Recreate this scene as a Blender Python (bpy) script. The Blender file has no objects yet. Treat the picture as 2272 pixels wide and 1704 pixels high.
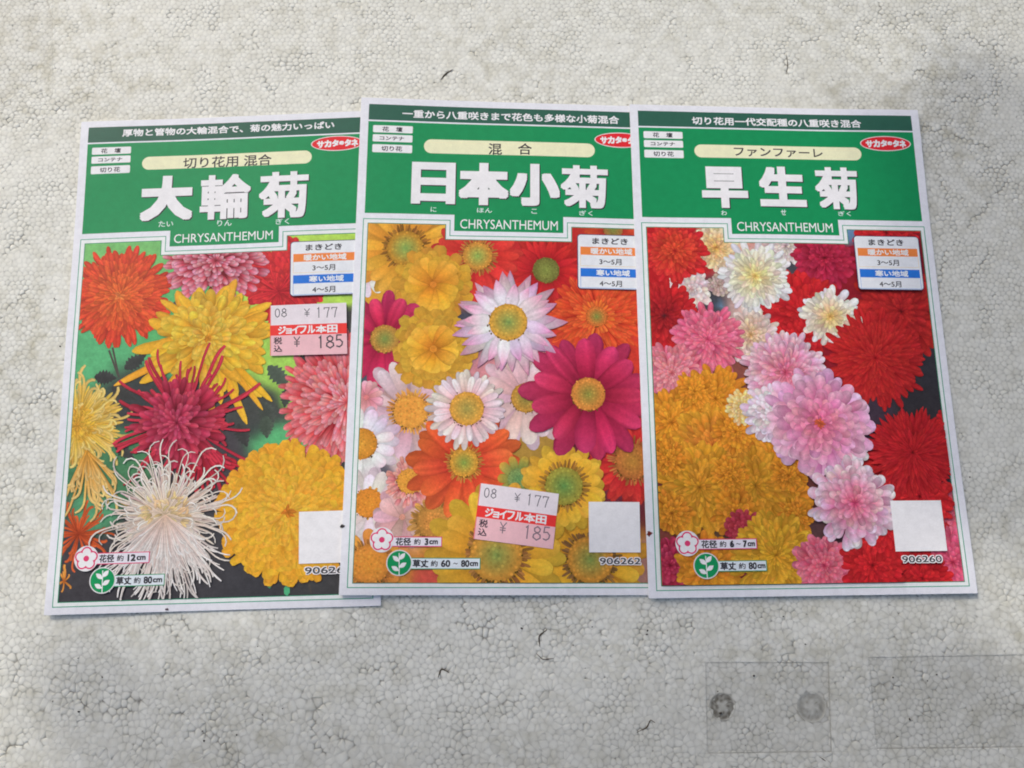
import bpy, bmesh, math, random
import numpy as np
from mathutils import Vector, Matrix
from mathutils.geometry import delaunay_2d_cdt

MM = 0.001
sc = bpy.context.scene
COL = sc.collection

# ------------------------------------------------------------------ camera
cam_data = bpy.data.cameras.new('camera')
cam_data.sensor_width = 36.0
cam_data.lens = 36.0 * 1900.0 / 2272.0
cam_data.clip_start = 0.01
cam_data.clip_end = 60.0
cam = bpy.data.objects.new('camera', cam_data)
R = Matrix([[0.9998905, 0.0, -0.0147953], [-0.0032223, 0.9759948, -0.2177701], [0.0144402, 0.2177939, 0.975888]]).to_4x4()
C0 = [-4.46, -65.647, 294.184]
cam.matrix_world = Matrix.Translation(Vector(C0) * MM) @ R
COL.objects.link(cam)
sc.camera = cam

# ------------------------------------------------------------------ sky, sun, exposure
SUN_EL, SUN_AZ = 44.0, 128.0          # elevation, direction the light comes from (deg from +X, ccw)
w = bpy.data.worlds.new('World'); sc.world = w; w.use_nodes = True
nt = w.node_tree; nt.nodes.clear()
sky = nt.nodes.new('ShaderNodeTexSky'); sky.sky_type = 'NISHITA'; sky.sun_disc = False
sky.sun_elevation = math.radians(SUN_EL)
sky.sun_rotation = math.radians(90.0 - SUN_AZ)
sky.air_density = 1.0; sky.dust_density = 4.5; sky.ozone_density = 0.7
bg = nt.nodes.new('ShaderNodeBackground'); bg.inputs['Strength'].default_value = 0.15
wo = nt.nodes.new('ShaderNodeOutputWorld')
nt.links.new(sky.outputs[0], bg.inputs[0]); nt.links.new(bg.outputs[0], wo.inputs[0])
sd = bpy.data.lights.new('sun', 'SUN'); sd.energy = 1.5; sd.angle = math.radians(1.5); sd.color = (1.0, 0.93, 0.84)
sun = bpy.data.objects.new('sun', sd); COL.objects.link(sun)
ld = Vector((math.cos(math.radians(SUN_EL)) * math.cos(math.radians(SUN_AZ)),
             math.cos(math.radians(SUN_EL)) * math.sin(math.radians(SUN_AZ)), math.sin(math.radians(SUN_EL))))
sun.rotation_euler = ld.to_track_quat('Z', 'Y').to_euler()
sun.location = ld * 3
sc.view_settings.view_transform = 'Standard'
sc.view_settings.look = 'None'
sc.view_settings.exposure = -0.18
sc.view_settings.gamma = 1.0
sc.cycles.filter_width = 1.9
sc.cycles.max_bounces = 5

# ------------------------------------------------------------------ colour and material helpers
def lin(c):
    return tuple((v / 255 / 12.92) if v <= 10 else ((v / 255 + 0.055) / 1.055) ** 2.4 for v in c)
def ink(c, k=1.24):                      # printed colour: the reflectance of the ink
    v = np.array(lin(c)); g = float(v @ [.3, .6, .1])
    if v[0] > .3 and v[0] > v[1] > v[2] * 2.2: v = v * [1.04, .97, .95]
    elif v[0] > .3 and v[0] > v[2] > v[1] * 1.12: v = v * [1.03, 1.02, .93]
    r = (v * .965 + g * .035) * k - .012
    if max(v) < .11: r = r + .026
    return np.clip(r, .008, .86)
def N(m, t, **kw):
    n = m.node_tree.nodes.new(t)
    for k, v in kw.items():
        if k in n.inputs: n.inputs[k].default_value = v
        else: setattr(n, k, v)
    return n
def new_mat(name):
    m = bpy.data.materials.new(name); m.use_nodes = True
    return m, m.node_tree.nodes['Principled BSDF'], m.node_tree.links

def print_material(name, rough, spec, wave, photo=False):
    m, b, L = new_mat(name)
    at = N(m, 'ShaderNodeAttribute', attribute_name='ink')
    tc = N(m, 'ShaderNodeNewGeometry')
    n1 = N(m, 'ShaderNodeTexNoise', Scale=1900.0, Detail=2.0)      # print grain
    L.new(tc.outputs['Position'], n1.inputs['Vector'])
    mr = N(m, 'ShaderNodeMapRange'); mr.inputs[1].default_value = .3; mr.inputs[2].default_value = .7
    mr.inputs[3].default_value = .965; mr.inputs[4].default_value = 1.03
    L.new(n1.outputs[0], mr.inputs[0])
    n2 = N(m, 'ShaderNodeTexNoise', Scale=420.0, Detail=3.0)
    L.new(tc.outputs['Position'], n2.inputs['Vector'])
    mr2 = N(m, 'ShaderNodeMapRange'); mr2.inputs[1].default_value = .25; mr2.inputs[2].default_value = .75
    mr2.inputs[3].default_value = .95; mr2.inputs[4].default_value = 1.05
    L.new(n2.outputs[0], mr2.inputs[0])
    mu = N(m, 'ShaderNodeMath', operation='MULTIPLY'); L.new(mr.outputs[0], mu.inputs[0]); L.new(mr2.outputs[0], mu.inputs[1])
    if photo:                                 # fine veins and tonal break-up of a printed photograph
        for scl, lo, hi in ((900.0, .87, 1.12), (200.0, .96, 1.05)):
            n4 = N(m, 'ShaderNodeTexNoise', Scale=scl, Detail=5.0, Roughness=.7, Distortion=.6); L.new(tc.outputs['Position'], n4.inputs['Vector'])
            m4 = N(m, 'ShaderNodeMapRange'); m4.inputs[1].default_value = .32; m4.inputs[2].default_value = .68; m4.inputs[3].default_value = lo; m4.inputs[4].default_value = hi
            L.new(n4.outputs[0], m4.inputs[0]); mu2 = N(m, 'ShaderNodeMath', operation='MULTIPLY'); L.new(mu.outputs[0], mu2.inputs[0]); L.new(m4.outputs[0], mu2.inputs[1]); mu = mu2
    vm = N(m, 'ShaderNodeVectorMath', operation='SCALE')
    L.new(at.outputs['Color'], vm.inputs[0]); L.new(mu.outputs[0], vm.inputs['Scale'])
    L.new(vm.outputs[0], b.inputs['Base Color'])
    b.inputs['Roughness'].default_value = rough
    b.inputs['Specular IOR Level'].default_value = spec
    w1 = N(m, 'ShaderNodeTexNoise', Scale=wave, Detail=1.5); L.new(tc.outputs['Position'], w1.inputs['Vector'])
    bp = N(m, 'ShaderNodeBump', Strength=0.4, Distance=0.0012); L.new(w1.outputs[0], bp.inputs['Height'])
    w2 = N(m, 'ShaderNodeTexNoise', Scale=700.0, Detail=2.0); L.new(tc.outputs['Position'], w2.inputs['Vector'])
    bp2 = N(m, 'ShaderNodeBump', Strength=0.15, Distance=0.00008); L.new(w2.outputs[0], bp2.inputs['Height'])
    L.new(bp.outputs[0], bp2.inputs['Normal'])
    L.new(bp2.outputs[0], b.inputs['Normal'])
    return m
M_PRINT = print_material('coated_paper_print', 0.42, 0.16, 28.0)
M_PHOTO = print_material('coated_photo_print', 0.42, 0.14, 28.0, True)
M_STICK = print_material('sticker_paper', 0.6, 0.35, 60.0)

WHITE = (212, 214, 221)
GREEN = (14, 135, 82)
DGREEN = (27, 84, 66)
LGREEN = (60, 150, 112)
CREAM = (222, 220, 180)
RED = (206, 42, 52)
INKBLK = (38, 38, 44)
GAP = (214, 222, 216)

# ------------------------------------------------------------------ packets: a printed sheet carries everything
PW, PH = 110.0, 180.90
QUADS = [[(-160.381, 99.931, 0.5), (-51.898, 105.722, 0.5), (-43.682, -75.443, 0.5), (-153.648, -78.042, 0.5)], [(-56.421, 110.177, 1.7), (54.393, 107.776, 0.6), (51.889, -72.379, 0.6), (-57.482, -71.995, 1.7)], [(44.771, 108.122, 1.7), (154.451, 106.309, 0.6), (155.327, -72.133, 0.6), (45.185, -73.403, 1.7)]]
def homog(quad):
    src = [(0, 0), (PW, 0), (PW, PH), (0, PH)]
    A = []; B = []
    for (x, y), q in zip(src, quad):
        u, v = q[0], q[1]
        A.append([x, y, 1, 0, 0, 0, -u * x, -u * y]); B.append(u)
        A.append([0, 0, 0, x, y, 1, -v * x, -v * y]); B.append(v)
    h = np.linalg.solve(np.array(A), np.array(B))
    return np.append(h, 1).reshape(3, 3)

def setp(o, label=None, cat=None, group=None, kind=None):
    if label: o['label'] = label
    if cat: o['category'] = cat
    if group: o['group'] = group
    if kind: o['kind'] = kind
    return o

UM = 0.001  # one micrometre in mm
PICT = (4.5, 49.7, 105.8, 176.8)
NOTCH = (32.2, 78.3, 55.4)
REGIONS = [(PICT[0], NOTCH[2], PICT[2], PICT[3]), (PICT[0], PICT[1], NOTCH[0], NOTCH[2]), (NOTCH[1], PICT[1], PICT[2], NOTCH[2])]

def clip_half(poly, axis, val, keep_greater):
    out = []
    n = len(poly)
    for i in range(n):
        a, b = poly[i], poly[(i + 1) % n]
        ia = (a[axis] >= val) if keep_greater else (a[axis] <= val)
        ib = (b[axis] >= val) if keep_greater else (b[axis] <= val)
        if ia: out.append(a)
        if ia != ib:
            t = (val - a[axis]) / (b[axis] - a[axis])
            out.append(tuple(p + (q - p) * t for p, q in zip(a, b)))
    return out
def clip_rect(poly, r):
    for axis, val, g in ((0, r[0], True), (0, r[2], False), (1, r[1], True), (1, r[3], False)):
        if len(poly) < 3: return []
        poly = clip_half(poly, axis, val, g)
    return poly

class Sheet:
    """polygons in the packet's own millimetres (x right, y down, z above the paper in mm)"""
    def __init__(self, clip=False):
        self.v = []; self.f = []; self.c = []; self.clip = clip
    def poly(self, pts):                # pts: (x, y, z, r, g, b)
        if self.clip:
            xs = [p[0] for p in pts]; ys = [p[1] for p in pts]
            x0, x1, y0, y1 = min(xs), max(xs), min(ys), max(ys)
            for i, r in enumerate(REGIONS):
                if x0 >= r[0] and x1 <= r[2] and y0 >= r[1] and y1 <= r[3]:
                    self._add(pts); return
            for r in REGIONS:
                if x1 < r[0] or x0 > r[2] or y1 < r[1] or y0 > r[3]: continue
                q = clip_rect(pts, r)
                if len(q) >= 3: self._add(q)
        else:
            self._add(pts)
    def _add(self, pts):
        n = len(self.v)
        for p in pts:
            self.v.append(p[:3]); self.c.append(p[3:6])
        self.f.append(tuple(range(n, n + len(pts))))
    def flat(self, pts, z, col):
        c = tuple(col)
        self.poly([(x, y, z) + c for x, y in pts])
    def rect(self, x0, y0, x1, y1, z, col):
        self.flat([(x0, y0), (x1, y0), (x1, y1), (x0, y1)], z, col)
    def grid(self, rows):               # rows of (x,y,z,r,g,b) -> quads
        for a, b in zip(rows[:-1], rows[1:]):
            for i in range(len(a) - 1):
                self.poly([a[i], a[i + 1], b[i + 1], b[i]])

def rrect(x0, y0, x1, y1, r, n=6):
    pts = []
    for cx, cy, a0 in ((x1 - r, y0 + r, -90), (x1 - r, y1 - r, 0), (x0 + r, y1 - r, 90), (x0 + r, y0 + r, 180)):
        for k in range(n + 1):
            a = math.radians(a0 + 90 * k / n)
            pts.append((cx + r * math.cos(a), cy + r * math.sin(a)))
    return pts
def ell(cx, cy, rx, ry, n=40, a0=0):
    return [(cx + rx * math.cos(a0 + 2 * math.pi * k / n), cy + ry * math.sin(a0 + 2 * math.pi * k / n)) for k in range(n)]
def polyline(S, pts, wd, z, col, closed=False):
    """mitred line of constant width"""
    P = [np.array(p, float) for p in pts]; n = len(P); L = []; Rr = []
    for i in range(n):
        if closed: a, b = P[i - 1], P[(i + 1) % n]
        else: a, b = P[max(0, i - 1)], P[min(n - 1, i + 1)]
        d1 = P[i] - a; d2 = b - P[i]
        if np.hypot(*d1) < 1e-9: d1 = d2
        if np.hypot(*d2) < 1e-9: d2 = d1
        d1 = d1 / np.hypot(*d1); d2 = d2 / np.hypot(*d2)
        n1 = np.array([-d1[1], d1[0]]); n2 = np.array([-d2[1], d2[0]])
        m = n1 + n2; m = m / max(1e-6, np.hypot(*m)); k = wd / 2 / max(.35, float(m @ n1))
        L.append(P[i] + m * k); Rr.append(P[i] - m * k)
    idx = range(n) if closed else range(n - 1)
    for i in idx:
        j = (i + 1) % n
        S.flat([tuple(L[i]), tuple(L[j]), tuple(Rr[j]), tuple(Rr[i])], z, col)

# text through Blender's own built-in font
_tc = {}
def glyphs(text):
    if text in _tc: return _tc[text]
    cu = bpy.data.curves.new('lettering', 'FONT'); cu.body = text; cu.resolution_u = 3
    o = bpy.data.objects.new('lettering', cu); COL.objects.link(o)
    me = o.to_mesh()
    v = np.array([(p.co.x, -p.co.y) for p in me.vertices]); f = [tuple(p.vertices) for p in me.polygons]
    o.to_mesh_clear(); bpy.data.objects.remove(o); bpy.data.curves.remove(cu)
    v[:, 0] -= v[:, 0].min(); v[:, 1] -= v[:, 1].min()
    v /= np.array([max(1e-6, v[:, 0].max()), max(1e-6, v[:, 1].max())])
    _tc[text] = (v, f); return v, f
def text_box(S, text, x0, y0, x1, y1, z, col, bold=0.0, n=8, dx=0, dy=0):
    v, f = glyphs(text)
    x0 += bold; x1 -= bold; y0 += bold; y1 -= bold
    p = v * [x1 - x0, y1 - y0] + [x0 + dx, y0 + dy]
    offs = [(0, 0)]
    if bold > 0:
        offs = []
        for k in range(n):
            a = 2 * math.pi * k / n; m_ = 1 / max(abs(math.cos(a)), abs(math.sin(a))); m_ = min(m_, 1.42)
            offs.append((bold * math.cos(a) * m_, bold * math.sin(a) * m_))
    for i, (ox, oy) in enumerate(offs):
        for t in f:
            S.flat([(p[j, 0] + ox, p[j, 1] + oy) for j in t], z + i * 0.4 * UM, col)
def text_line(S, text, a, b, h, z, col, bold=0.0):
    y = (a[1] + b[1]) / 2
    text_box(S, text, a[0], y - h / 2, b[0], y + h / 2, z, col, bold)

class Packet:
    def __init__(self, name, quad, label, seed, curl):
        self.h = homog(quad); self.q = quad; self.seed = seed; self.curl = curl
        c = np.mean([q[:2] for q in quad], axis=0)
        self.o = np.array([c[0], c[1], 0.0])
        self.root = bpy.data.objects.new(name, None); self.root.empty_display_size = .02
        self.root.location = Vector(self.o) * MM; COL.objects.link(self.root)
        setp(self.root, label, 'seed packet', 'seed packets fanned out on the foam board')
    def world(self, v):
        v = np.asarray(v, float); x, y = v[:, 0], v[:, 1]
        d = self.h[2, 0] * x + self.h[2, 1] * y + 1
        X = (self.h[0, 0] * x + self.h[0, 1] * y + self.h[0, 2]) / d
        Y = (self.h[1, 0] * x + self.h[1, 1] * y + self.h[1, 2]) / d
        sx, sy = np.sin(np.pi * np.clip(x / PW, 0, 1)), np.sin(np.pi * np.clip(y / PH, 0, 1))
        s0 = self.seed
        env = (sx * sy) ** .7
        zb = .45 * sx * sy + env * (.22 * np.sin(x / 13.0 + s0 + .35 * np.sin(y / 17)) + .2 * np.sin(y / 15.0 + 2 * s0 + x / 40))
        for (cx, cy, hh, rr) in self.curl: zb = zb + hh * np.exp(-(((x - cx) ** 2 + (y - cy) ** 2) / rr ** 2))
        Z = self.q[0][2] + (self.q[1][2] - self.q[0][2]) * x / PW + v[:, 2] + zb
        return np.stack([X, Y, Z], 1) - self.o
    def build(self, S, name, parent=None, mat=None, label=None, fine=True):
        me = bpy.data.meshes.new(name)
        me.from_pydata([tuple(p) for p in S.v], [], S.f)
        a = me.color_attributes.new('ink', 'FLOAT_COLOR', 'POINT')
        cc = np.ones((len(S.v), 4), np.float32); cc[:, :3] = np.array(S.c)
        a.data.foreach_set('color', cc.ravel())
        if fine:                                  # cut large faces so the print follows the paper's gentle waves
            bm = bmesh.new(); bm.from_mesh(me)
            big = [f for f in bm.faces if f.calc_area() > 4 or f.calc_perimeter() > 12]
            if big:
                bmesh.ops.triangulate(bm, faces=big)
                for _ in range(8):
                    ee = [e for e in bm.edges if e.calc_length() > 3.2]
                    if not ee: break
                    bmesh.ops.subdivide_edges(bm, edges=ee, cuts=1)
                    bmesh.ops.triangulate(bm, faces=[f for f in bm.faces if len(f.verts) > 3 and f.calc_perimeter() > 9])
                bm.to_mesh(me)
            bm.free()
        co = np.empty(len(me.vertices) * 3); me.vertices.foreach_get('co', co)
        me.vertices.foreach_set('co', (self.world(co.reshape(-1, 3)) * MM).ravel())
        me.materials.append(mat or M_PRINT)
        me.update()
        o = bpy.data.objects.new(name, me); COL.objects.link(o)
        o.parent = parent or self.root
        if label: o['label'] = label
        return o
    def body(self, t):
        S = Sheet(); c = ink(WHITE)
        b = 0.06
        out = rrect(0, 0, PW, PH, 0.35, 3); top = rrect(b, b, PW - b, PH - b, 0.3, 3)
        n = len(out)
        for x, y in out: S.v.append((x, y, -t)); S.c.append(tuple(c))
        for x, y in out: S.v.append((x, y, -b)); S.c.append(tuple(c))
        for x, y in top: S.v.append((x, y, 0)); S.c.append(tuple(c))
        for i in range(n):
            j = (i + 1) % n
            S.f.append((i, j, n + j, n + i)); S.f.append((n + i, n + j, 2 * n + j, 2 * n + i))
        S.f.append(tuple(range(2 * n, 3 * n))); S.f.append(tuple(range(n - 1, -1, -1)))
        return self.build(S, 'envelope')

# ------------------------------------------------------------------ flowers (flat print)
rnd = random.Random(11)
PROF = {
    'round': ([0, .2, .45, .7, .88, .97, 1], [.35, .6, .9, 1, .85, .5, .12]),
    'point': ([0, .2, .45, .7, .88, 1], [.45, .8, 1, .78, .4, .03]),
    'strap': ([0, .3, .6, .82, .94, 1], [.6, .85, 1, .9, .6, .15]),
    'spoon': ([0, .3, .6, .85, .94, 1], [.5, .5, .55, .8, 1, .4]),
    'notch': ([0, .25, .5, .75, .92, 1], [.4, .7, .95, 1, .9, .55]),
}
def mixc(a, b, t): return a * (1 - t) + b * t
def petal(S, cx, cy, a, r0, r1, wd, cb, cm, ct, z, prof='round', bend=0.0, edge=.8, vein=.06, nx=4, tone=1.0, sq=1.0):
    T, Wd = PROF[prof]
    rows = []
    px, py = cx + r0 * math.cos(a), cy + r0 * math.sin(a) * sq
    L = r1 - r0; prev = 0
    hue = np.array([rnd.uniform(.95, 1.05), rnd.uniform(.9, 1.1), rnd.uniform(.9, 1.1)]); bend = bend * 1.5
    veins = [1 + rnd.uniform(-vein, vein) for _ in range(nx + 1)]
    for t, ww in zip(T, Wd):
        ang = a + bend * t
        dt = (t - prev) * L; prev = t
        px += math.cos(ang) * dt; py += math.sin(ang) * dt * sq
        nxv, nyv = -math.sin(ang), math.cos(ang)
        col = mixc(cb * .86, cm, min(1, t / .5)) if t < .5 else mixc(cm, ct, (t - .5) / .5)
        col = col * hue
        row = []
        for i in range(nx + 1):
            s = -1 + 2 * i / nx
            e = edge if abs(s) > .99 else 1.0
            k = e * veins[i] * tone * (1.03 - .06 * s)
            bulge = 0
            if t == T[-1] and prof in ('round', 'notch'): bulge = 0
            row.append((px + nxv * s * wd / 2 * ww, py + nyv * s * wd / 2 * ww * sq, z, min(.9, col[0] * k), min(.9, col[1] * k), min(.9, col[2] * k)))
        rows.append(row)
    S.grid(rows)

class Picture:
    def __init__(self, pk):
        self.pk = pk; self.S = Sheet(clip=True); self.spots = []; self.items = []
        self.zmax = 0
    def begin(self, c, r):
        z = 14 * UM
        for (x, y, rr, zt) in self.spots:
            if math.hypot(c[0] - x, c[1] - y) < r + rr: z = max(z, zt + 2 * UM)
        self.cur = Sheet(clip=True); self.c = c; self.r = r
        return z
    def end(self, z, label, name='printed_flower'):
        self.spots.append((self.c[0], self.c[1], self.r, z)); self.zmax = max(self.zmax, z)
        if self.cur.f: self.items.append((self.cur, label, name))
    def done(self):
        o = self.pk.build(self.S, 'flower_picture', mat=M_PHOTO)
        for S, label, name in self.items: self.pk.build(S, name, o, M_PHOTO, label)
        return o

DZ = .9 * UM
def zi(i, n, m): return m if (i == n - 1 and n % m) else i % m
def disk(S, c, r, z, ci, co, n=110, dark=(95, 75, 35), sq=1.0):
    ci, co, dk = ink(ci), ink(co), ink(dark)
    ring = []
    for k in range(30):
        a = 2 * math.pi * k / 30; ring.append((math.cos(a), math.sin(a)))
    for i in range(30):
        (x1, y1), (x2, y2) = ring[i], ring[(i + 1) % 30]
        for (ra, ca), (rb, cb) in (((0, ci), (.5, mixc(ci, co, .5))), ((.5, mixc(ci, co, .5)), (.85, co)), ((.85, co), (1, co * .7))):
            S.poly([(c[0] + x1 * r * ra, c[1] + y1 * r * ra * sq, z) + tuple(ca), (c[0] + x1 * r * rb, c[1] + y1 * r * rb * sq, z) + tuple(cb),
                    (c[0] + x2 * r * rb, c[1] + y2 * r * rb * sq, z) + tuple(cb), (c[0] + x2 * r * ra, c[1] + y2 * r * ra * sq, z) + tuple(ca)])
    for k in range(n):                       # florets in a spiral
        q = math.sqrt((k + .5) / n); a = k * 2.39996
        x, y = c[0] + r * q * math.cos(a), c[1] + r * q * math.sin(a) * sq
        col = mixc(ci, co, min(1, q * 1.1)) * rnd.uniform(.72, 1.35)
        S.flat(ell(x, y, r * .065, r * .065, 6), z + DZ * (1 + (k % 2)), np.clip(col, .005, .85))
    for k in range(int(n * .35)):            # dark gaps at the foot of the petals
        a = rnd.uniform(0, 2 * math.pi); q = rnd.uniform(.96, 1.1)
        if rnd.random() < .55 - .45 * math.sin(a): continue
        S.flat(ell(c[0] + r * q * math.cos(a), c[1] + r * q * math.sin(a) * sq, r * .05, r * .05, 5), z + DZ * 3, dk)
def daisy(P, c, r, n, wd, cols, dr, ci, co, label, prof='round', layers=2, a0=0, edge=.82, vein=.07, jit=.08, bend=.12, fringe=None, sq=1.0):
    cb, cm, ct = [ink(k) for k in cols]
    z = P.begin(c, r); S = P.cur; shade = P.cur
    for l in range(layers):
        rr = r * (1 - .1 * l)
        for i in range(n):
            a = a0 + 2 * math.pi * (i + .5 * l) / n + rnd.uniform(-jit, jit)
            tone = rnd.uniform(.84, 1.1) * (.74 if l < layers - 1 else 1)
            petal(S, c[0], c[1], a, dr * .6, rr * rnd.uniform(.88, 1.04), wd * rnd.uniform(.85, 1.15), cb, cm, ct, z + DZ * zi(i, n, 4), prof,
                  rnd.uniform(-bend, bend), edge, vein, 5, tone, sq)
        z += DZ * 5
    if fringe:
        fc = ink(fringe)
        for i in range(60):
            a = 2 * math.pi * i / 60 + rnd.uniform(-.05, .05)
            petal(S, c[0], c[1], a, dr * .8, dr * rnd.uniform(1.15, 1.5), dr * .12, fc * .7, fc, fc * 1.15, z + DZ * (i % 3), 'strap', 0, .7, .2, 2, rnd.uniform(.6, 1.2), sq)
        z += DZ * 4
    disk(S, c, dr, z, ci, co, sq=sq); z += DZ * 5
    P.end(z, label)
def pompon(P, c, r, rings, n0_, cols, label, prof='round', wd=1.0, inner=None, edge=.7, jit=.14, tone=(.72, 1.2), sq=1.0, length=.5, core=None, power=.85, rag=.08, vein=.1, a0=0):
    n0 = int(n0_ * 1.25); rings = rings + 1
    co_ = [ink(k) for k in cols]; ci_ = [ink(k) for k in (inner or cols)]
    z = P.begin(c, r); S = P.cur
    S.flat(ell(c[0], c[1], r * .62, r * .62 * sq, 20), z, co_[0] * .75); z += DZ
    for k in range(rings):
        t = k / rings
        rr = r * (1 - t) ** power; n = max(6, int(n0 * (1 - .62 * t)))
        L = r * length * (1 - .55 * t)
        cb, cm, ct = [mixc(a, b, t) for a, b in zip(co_, ci_)]
        for i in range(n):
            a = a0 + 2 * math.pi * (i + .5 * (k % 2)) / n + rnd.uniform(-jit, jit)
            rq = rr * rnd.uniform(1 - rag * 1.5, 1 + rag)
            ww = (wd * 2 * math.pi * rr / n * .95 + .12) * rnd.uniform(.75, 1.15)
            petal(S, c[0], c[1], a, max(.02, rq - L), rq, ww, cb, cm, ct, z + DZ * zi(i, n, 3), prof, rnd.uniform(-.16, .16), edge, vein, 2, rnd.uniform(*tone), sq)
        z += DZ * 4
    if core:
        k = ink(core)
        for i in range(14):
            a = rnd.uniform(0, 6.28)
            petal(S, c[0], c[1], a, 0.0, r * rnd.uniform(.06, .13), r * .05, k * .8, k, k * 1.1, z + .5 * UM * i, 'point', rnd.uniform(-1, 1), .7, .1, 2, rnd.uniform(.7, 1.2), sq)
        z += DZ * 3
    P.end(z, label)
def spider(P, c, r, n, wd, cols, label, bend=.5, hook=1.6, sector=None, rmin=.6, core=None, droop=0.0, nlay=4):
    cb, cm, ct = [ink(k) for k in cols]
    z = P.begin(c, r); S = P.cur
    for l in range(nlay):
        m = n // nlay
        for i in range(m):
            if sector: a = rnd.uniform(*sector)
            else: a = 2 * math.pi * (i + rnd.random()) / m
            L = r * rnd.uniform(rmin, 1.0) * (1 - .16 * l)
            px, py = c; be = rnd.uniform(-bend, bend); rows = []
            hk = rnd.choice((-1, 1)) * rnd.uniform(.3, 1) * hook; tone = rnd.uniform(.7, 1.12)
            wq = wd * rnd.uniform(.7, 1.2)
            st = 16
            for s in range(st + 1):
                t = s / st
                ang = a + be * t + (hk * ((t - .78) / .22) ** 1.3 if t > .78 else 0)
                if droop: ang += droop * t * (1 if math.cos(a) > 0 else -1) * abs(math.cos(a))
                if s: px += math.cos(ang) * L / st; py += math.sin(ang) * L / st
                col = (mixc(cb, cm, t * 2) if t < .5 else mixc(cm, ct, t * 2 - 1)) * tone
                h = wq / 2 * (.8 + .35 * t if t < .95 else .8)
                nxv, nyv = -math.sin(ang), math.cos(ang)
                zz = z + .4 * UM * (i % 24)
                rows.append([(px - nxv * h, py - nyv * h, zz) + tuple(np.clip(col * .62, 0, .88)), (px, py, zz) + tuple(np.clip(col * 1.08, 0, .88)), (px + nxv * h, py + nyv * h, zz) + tuple(np.clip(col * .85, 0, .88))])
            S.grid(rows)
        z += 10 * UM
    if core:
        k = ink(core)
        for i in range(70):
            a = rnd.uniform(0, 6.28); q = r * .24 * math.sqrt(rnd.random())
            petal(S, c[0] + q * math.cos(a), c[1] + q * math.sin(a) * .9, a + rnd.uniform(-.5, .5), 0, r * .1, r * .035, k * .8, k, k * 1.12, z + .5 * UM * i, 'point', rnd.uniform(-1, 1), .75, .1, 2, rnd.uniform(.75, 1.12))
        z += 36 * UM
    P.end(z, label)
def leaf(P, c, r, a, wd, col, label='dark green leaf printed between the flowers', lobes=7):
    k = ink(col); z = P.begin(c, r * .55); S = P.cur
    ax, ay = math.cos(a), math.sin(a); nx, ny = -ay, ax; up = []; dn = []
    for i in range(lobes * 2 + 1):
        t = i / (lobes * 2); h = wd / 2 * math.sin(math.pi * min(1, t ** .8)) * (1.15 if i % 2 else .72) + .1
        up.append((t, h)); 
    for j in range(len(up) - 1):
        (t0, h0), (t1, h1) = up[j], up[j + 1]
        for s in (-1, 1):
            p = lambda t, h: (c[0] + ax * (t - .5) * r + nx * h * s, c[1] + ay * (t - .5) * r + ny * h * s, z)
            kk = k * (1.15 if s < 0 else .85) * rnd.uniform(.9, 1.1)
            S.poly([p(t0, 0) + tuple(k * .8), p(t1, 0) + tuple(k * .8), p(t1, h1) + tuple(kk), p(t0, h0) + tuple(kk)])
    P.end(z + DZ, label, 'printed_leaf')
def background(P, fn, n=60, m=72):
    """mottled backdrop of the printed photograph"""
    x0, y0, x1, y1 = PICT; z = 8 * UM
    g = [[tuple(np.clip(fn(x0 + (x1 - x0) * i / n, y0 + (y1 - y0) * j / m) * rnd.uniform(.9, 1.1), .004, .85)) for i in range(n + 1)] for j in range(m + 1)]
    for j in range(m):
        for i in range(n):
            q = lambda a, b: (x0 + (x1 - x0) * a / n, y0 + (y1 - y0) * b / m, z) + g[b][a]
            P.S.poly([q(i, j), q(i + 1, j), q(i + 1, j + 1), q(i, j + 1)])
def blobs_bg(points):
    """nearest-colour field with soft borders: points = [((x, y), colour, radius)]"""
    P_ = [(np.array(p), ink(c), r) for p, c, r in points]
    def fn(x, y):
        w_ = [math.exp(-((x - p[0]) ** 2 + (y - p[1]) ** 2) / (r * r)) + 1e-9 for p, c, r in P_]
        w_ = [k ** 1.8 for k in w_]; s = sum(w_); return sum(c * (k / s) for k, (p, c, r) in zip(w_, P_))
    return fn

# ------------------------------------------------------------------ the printed layout every packet shares
def frame(pk, zt):
    S = Sheet()
    outer = [(2.7, 47.9), (33.9, 47.9), (33.9, 53.8), (76.6, 53.8), (76.6, 47.9), (107.4, 47.9), (107.4, 178.4), (2.7, 178.4)]
    x0, y0, x1, y1 = PICT
    inner = [(x0, y0), (NOTCH[0], y0), (NOTCH[0], NOTCH[2]), (NOTCH[1], NOTCH[2]), (NOTCH[1], y0), (x1, y0), (x1, y1), (x0, y1)]
    n = len(outer)
    for i in range(n):
        j = (i + 1) % n
        S.flat([outer[i], outer[j], inner[j], inner[i]], 6 * UM, ink(GAP))
    polyline(S, outer, .3, 9 * UM, ink((58, 150, 118)), True)
    e = .14; inr = [(x0 - e, y0 - e), (NOTCH[0] + e, y0 - e), (NOTCH[0] + e, NOTCH[2] - e), (NOTCH[1] - e, NOTCH[2] - e), (NOTCH[1] - e, y0 - e), (x1 + e, y0 - e), (x1 + e, y1 + e), (x0 - e, y1 + e)]
    polyline(S, inr, .28, 11 * UM, ink((40, 130, 96)), True)
    pk.build(S, 'picture_frame')
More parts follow.
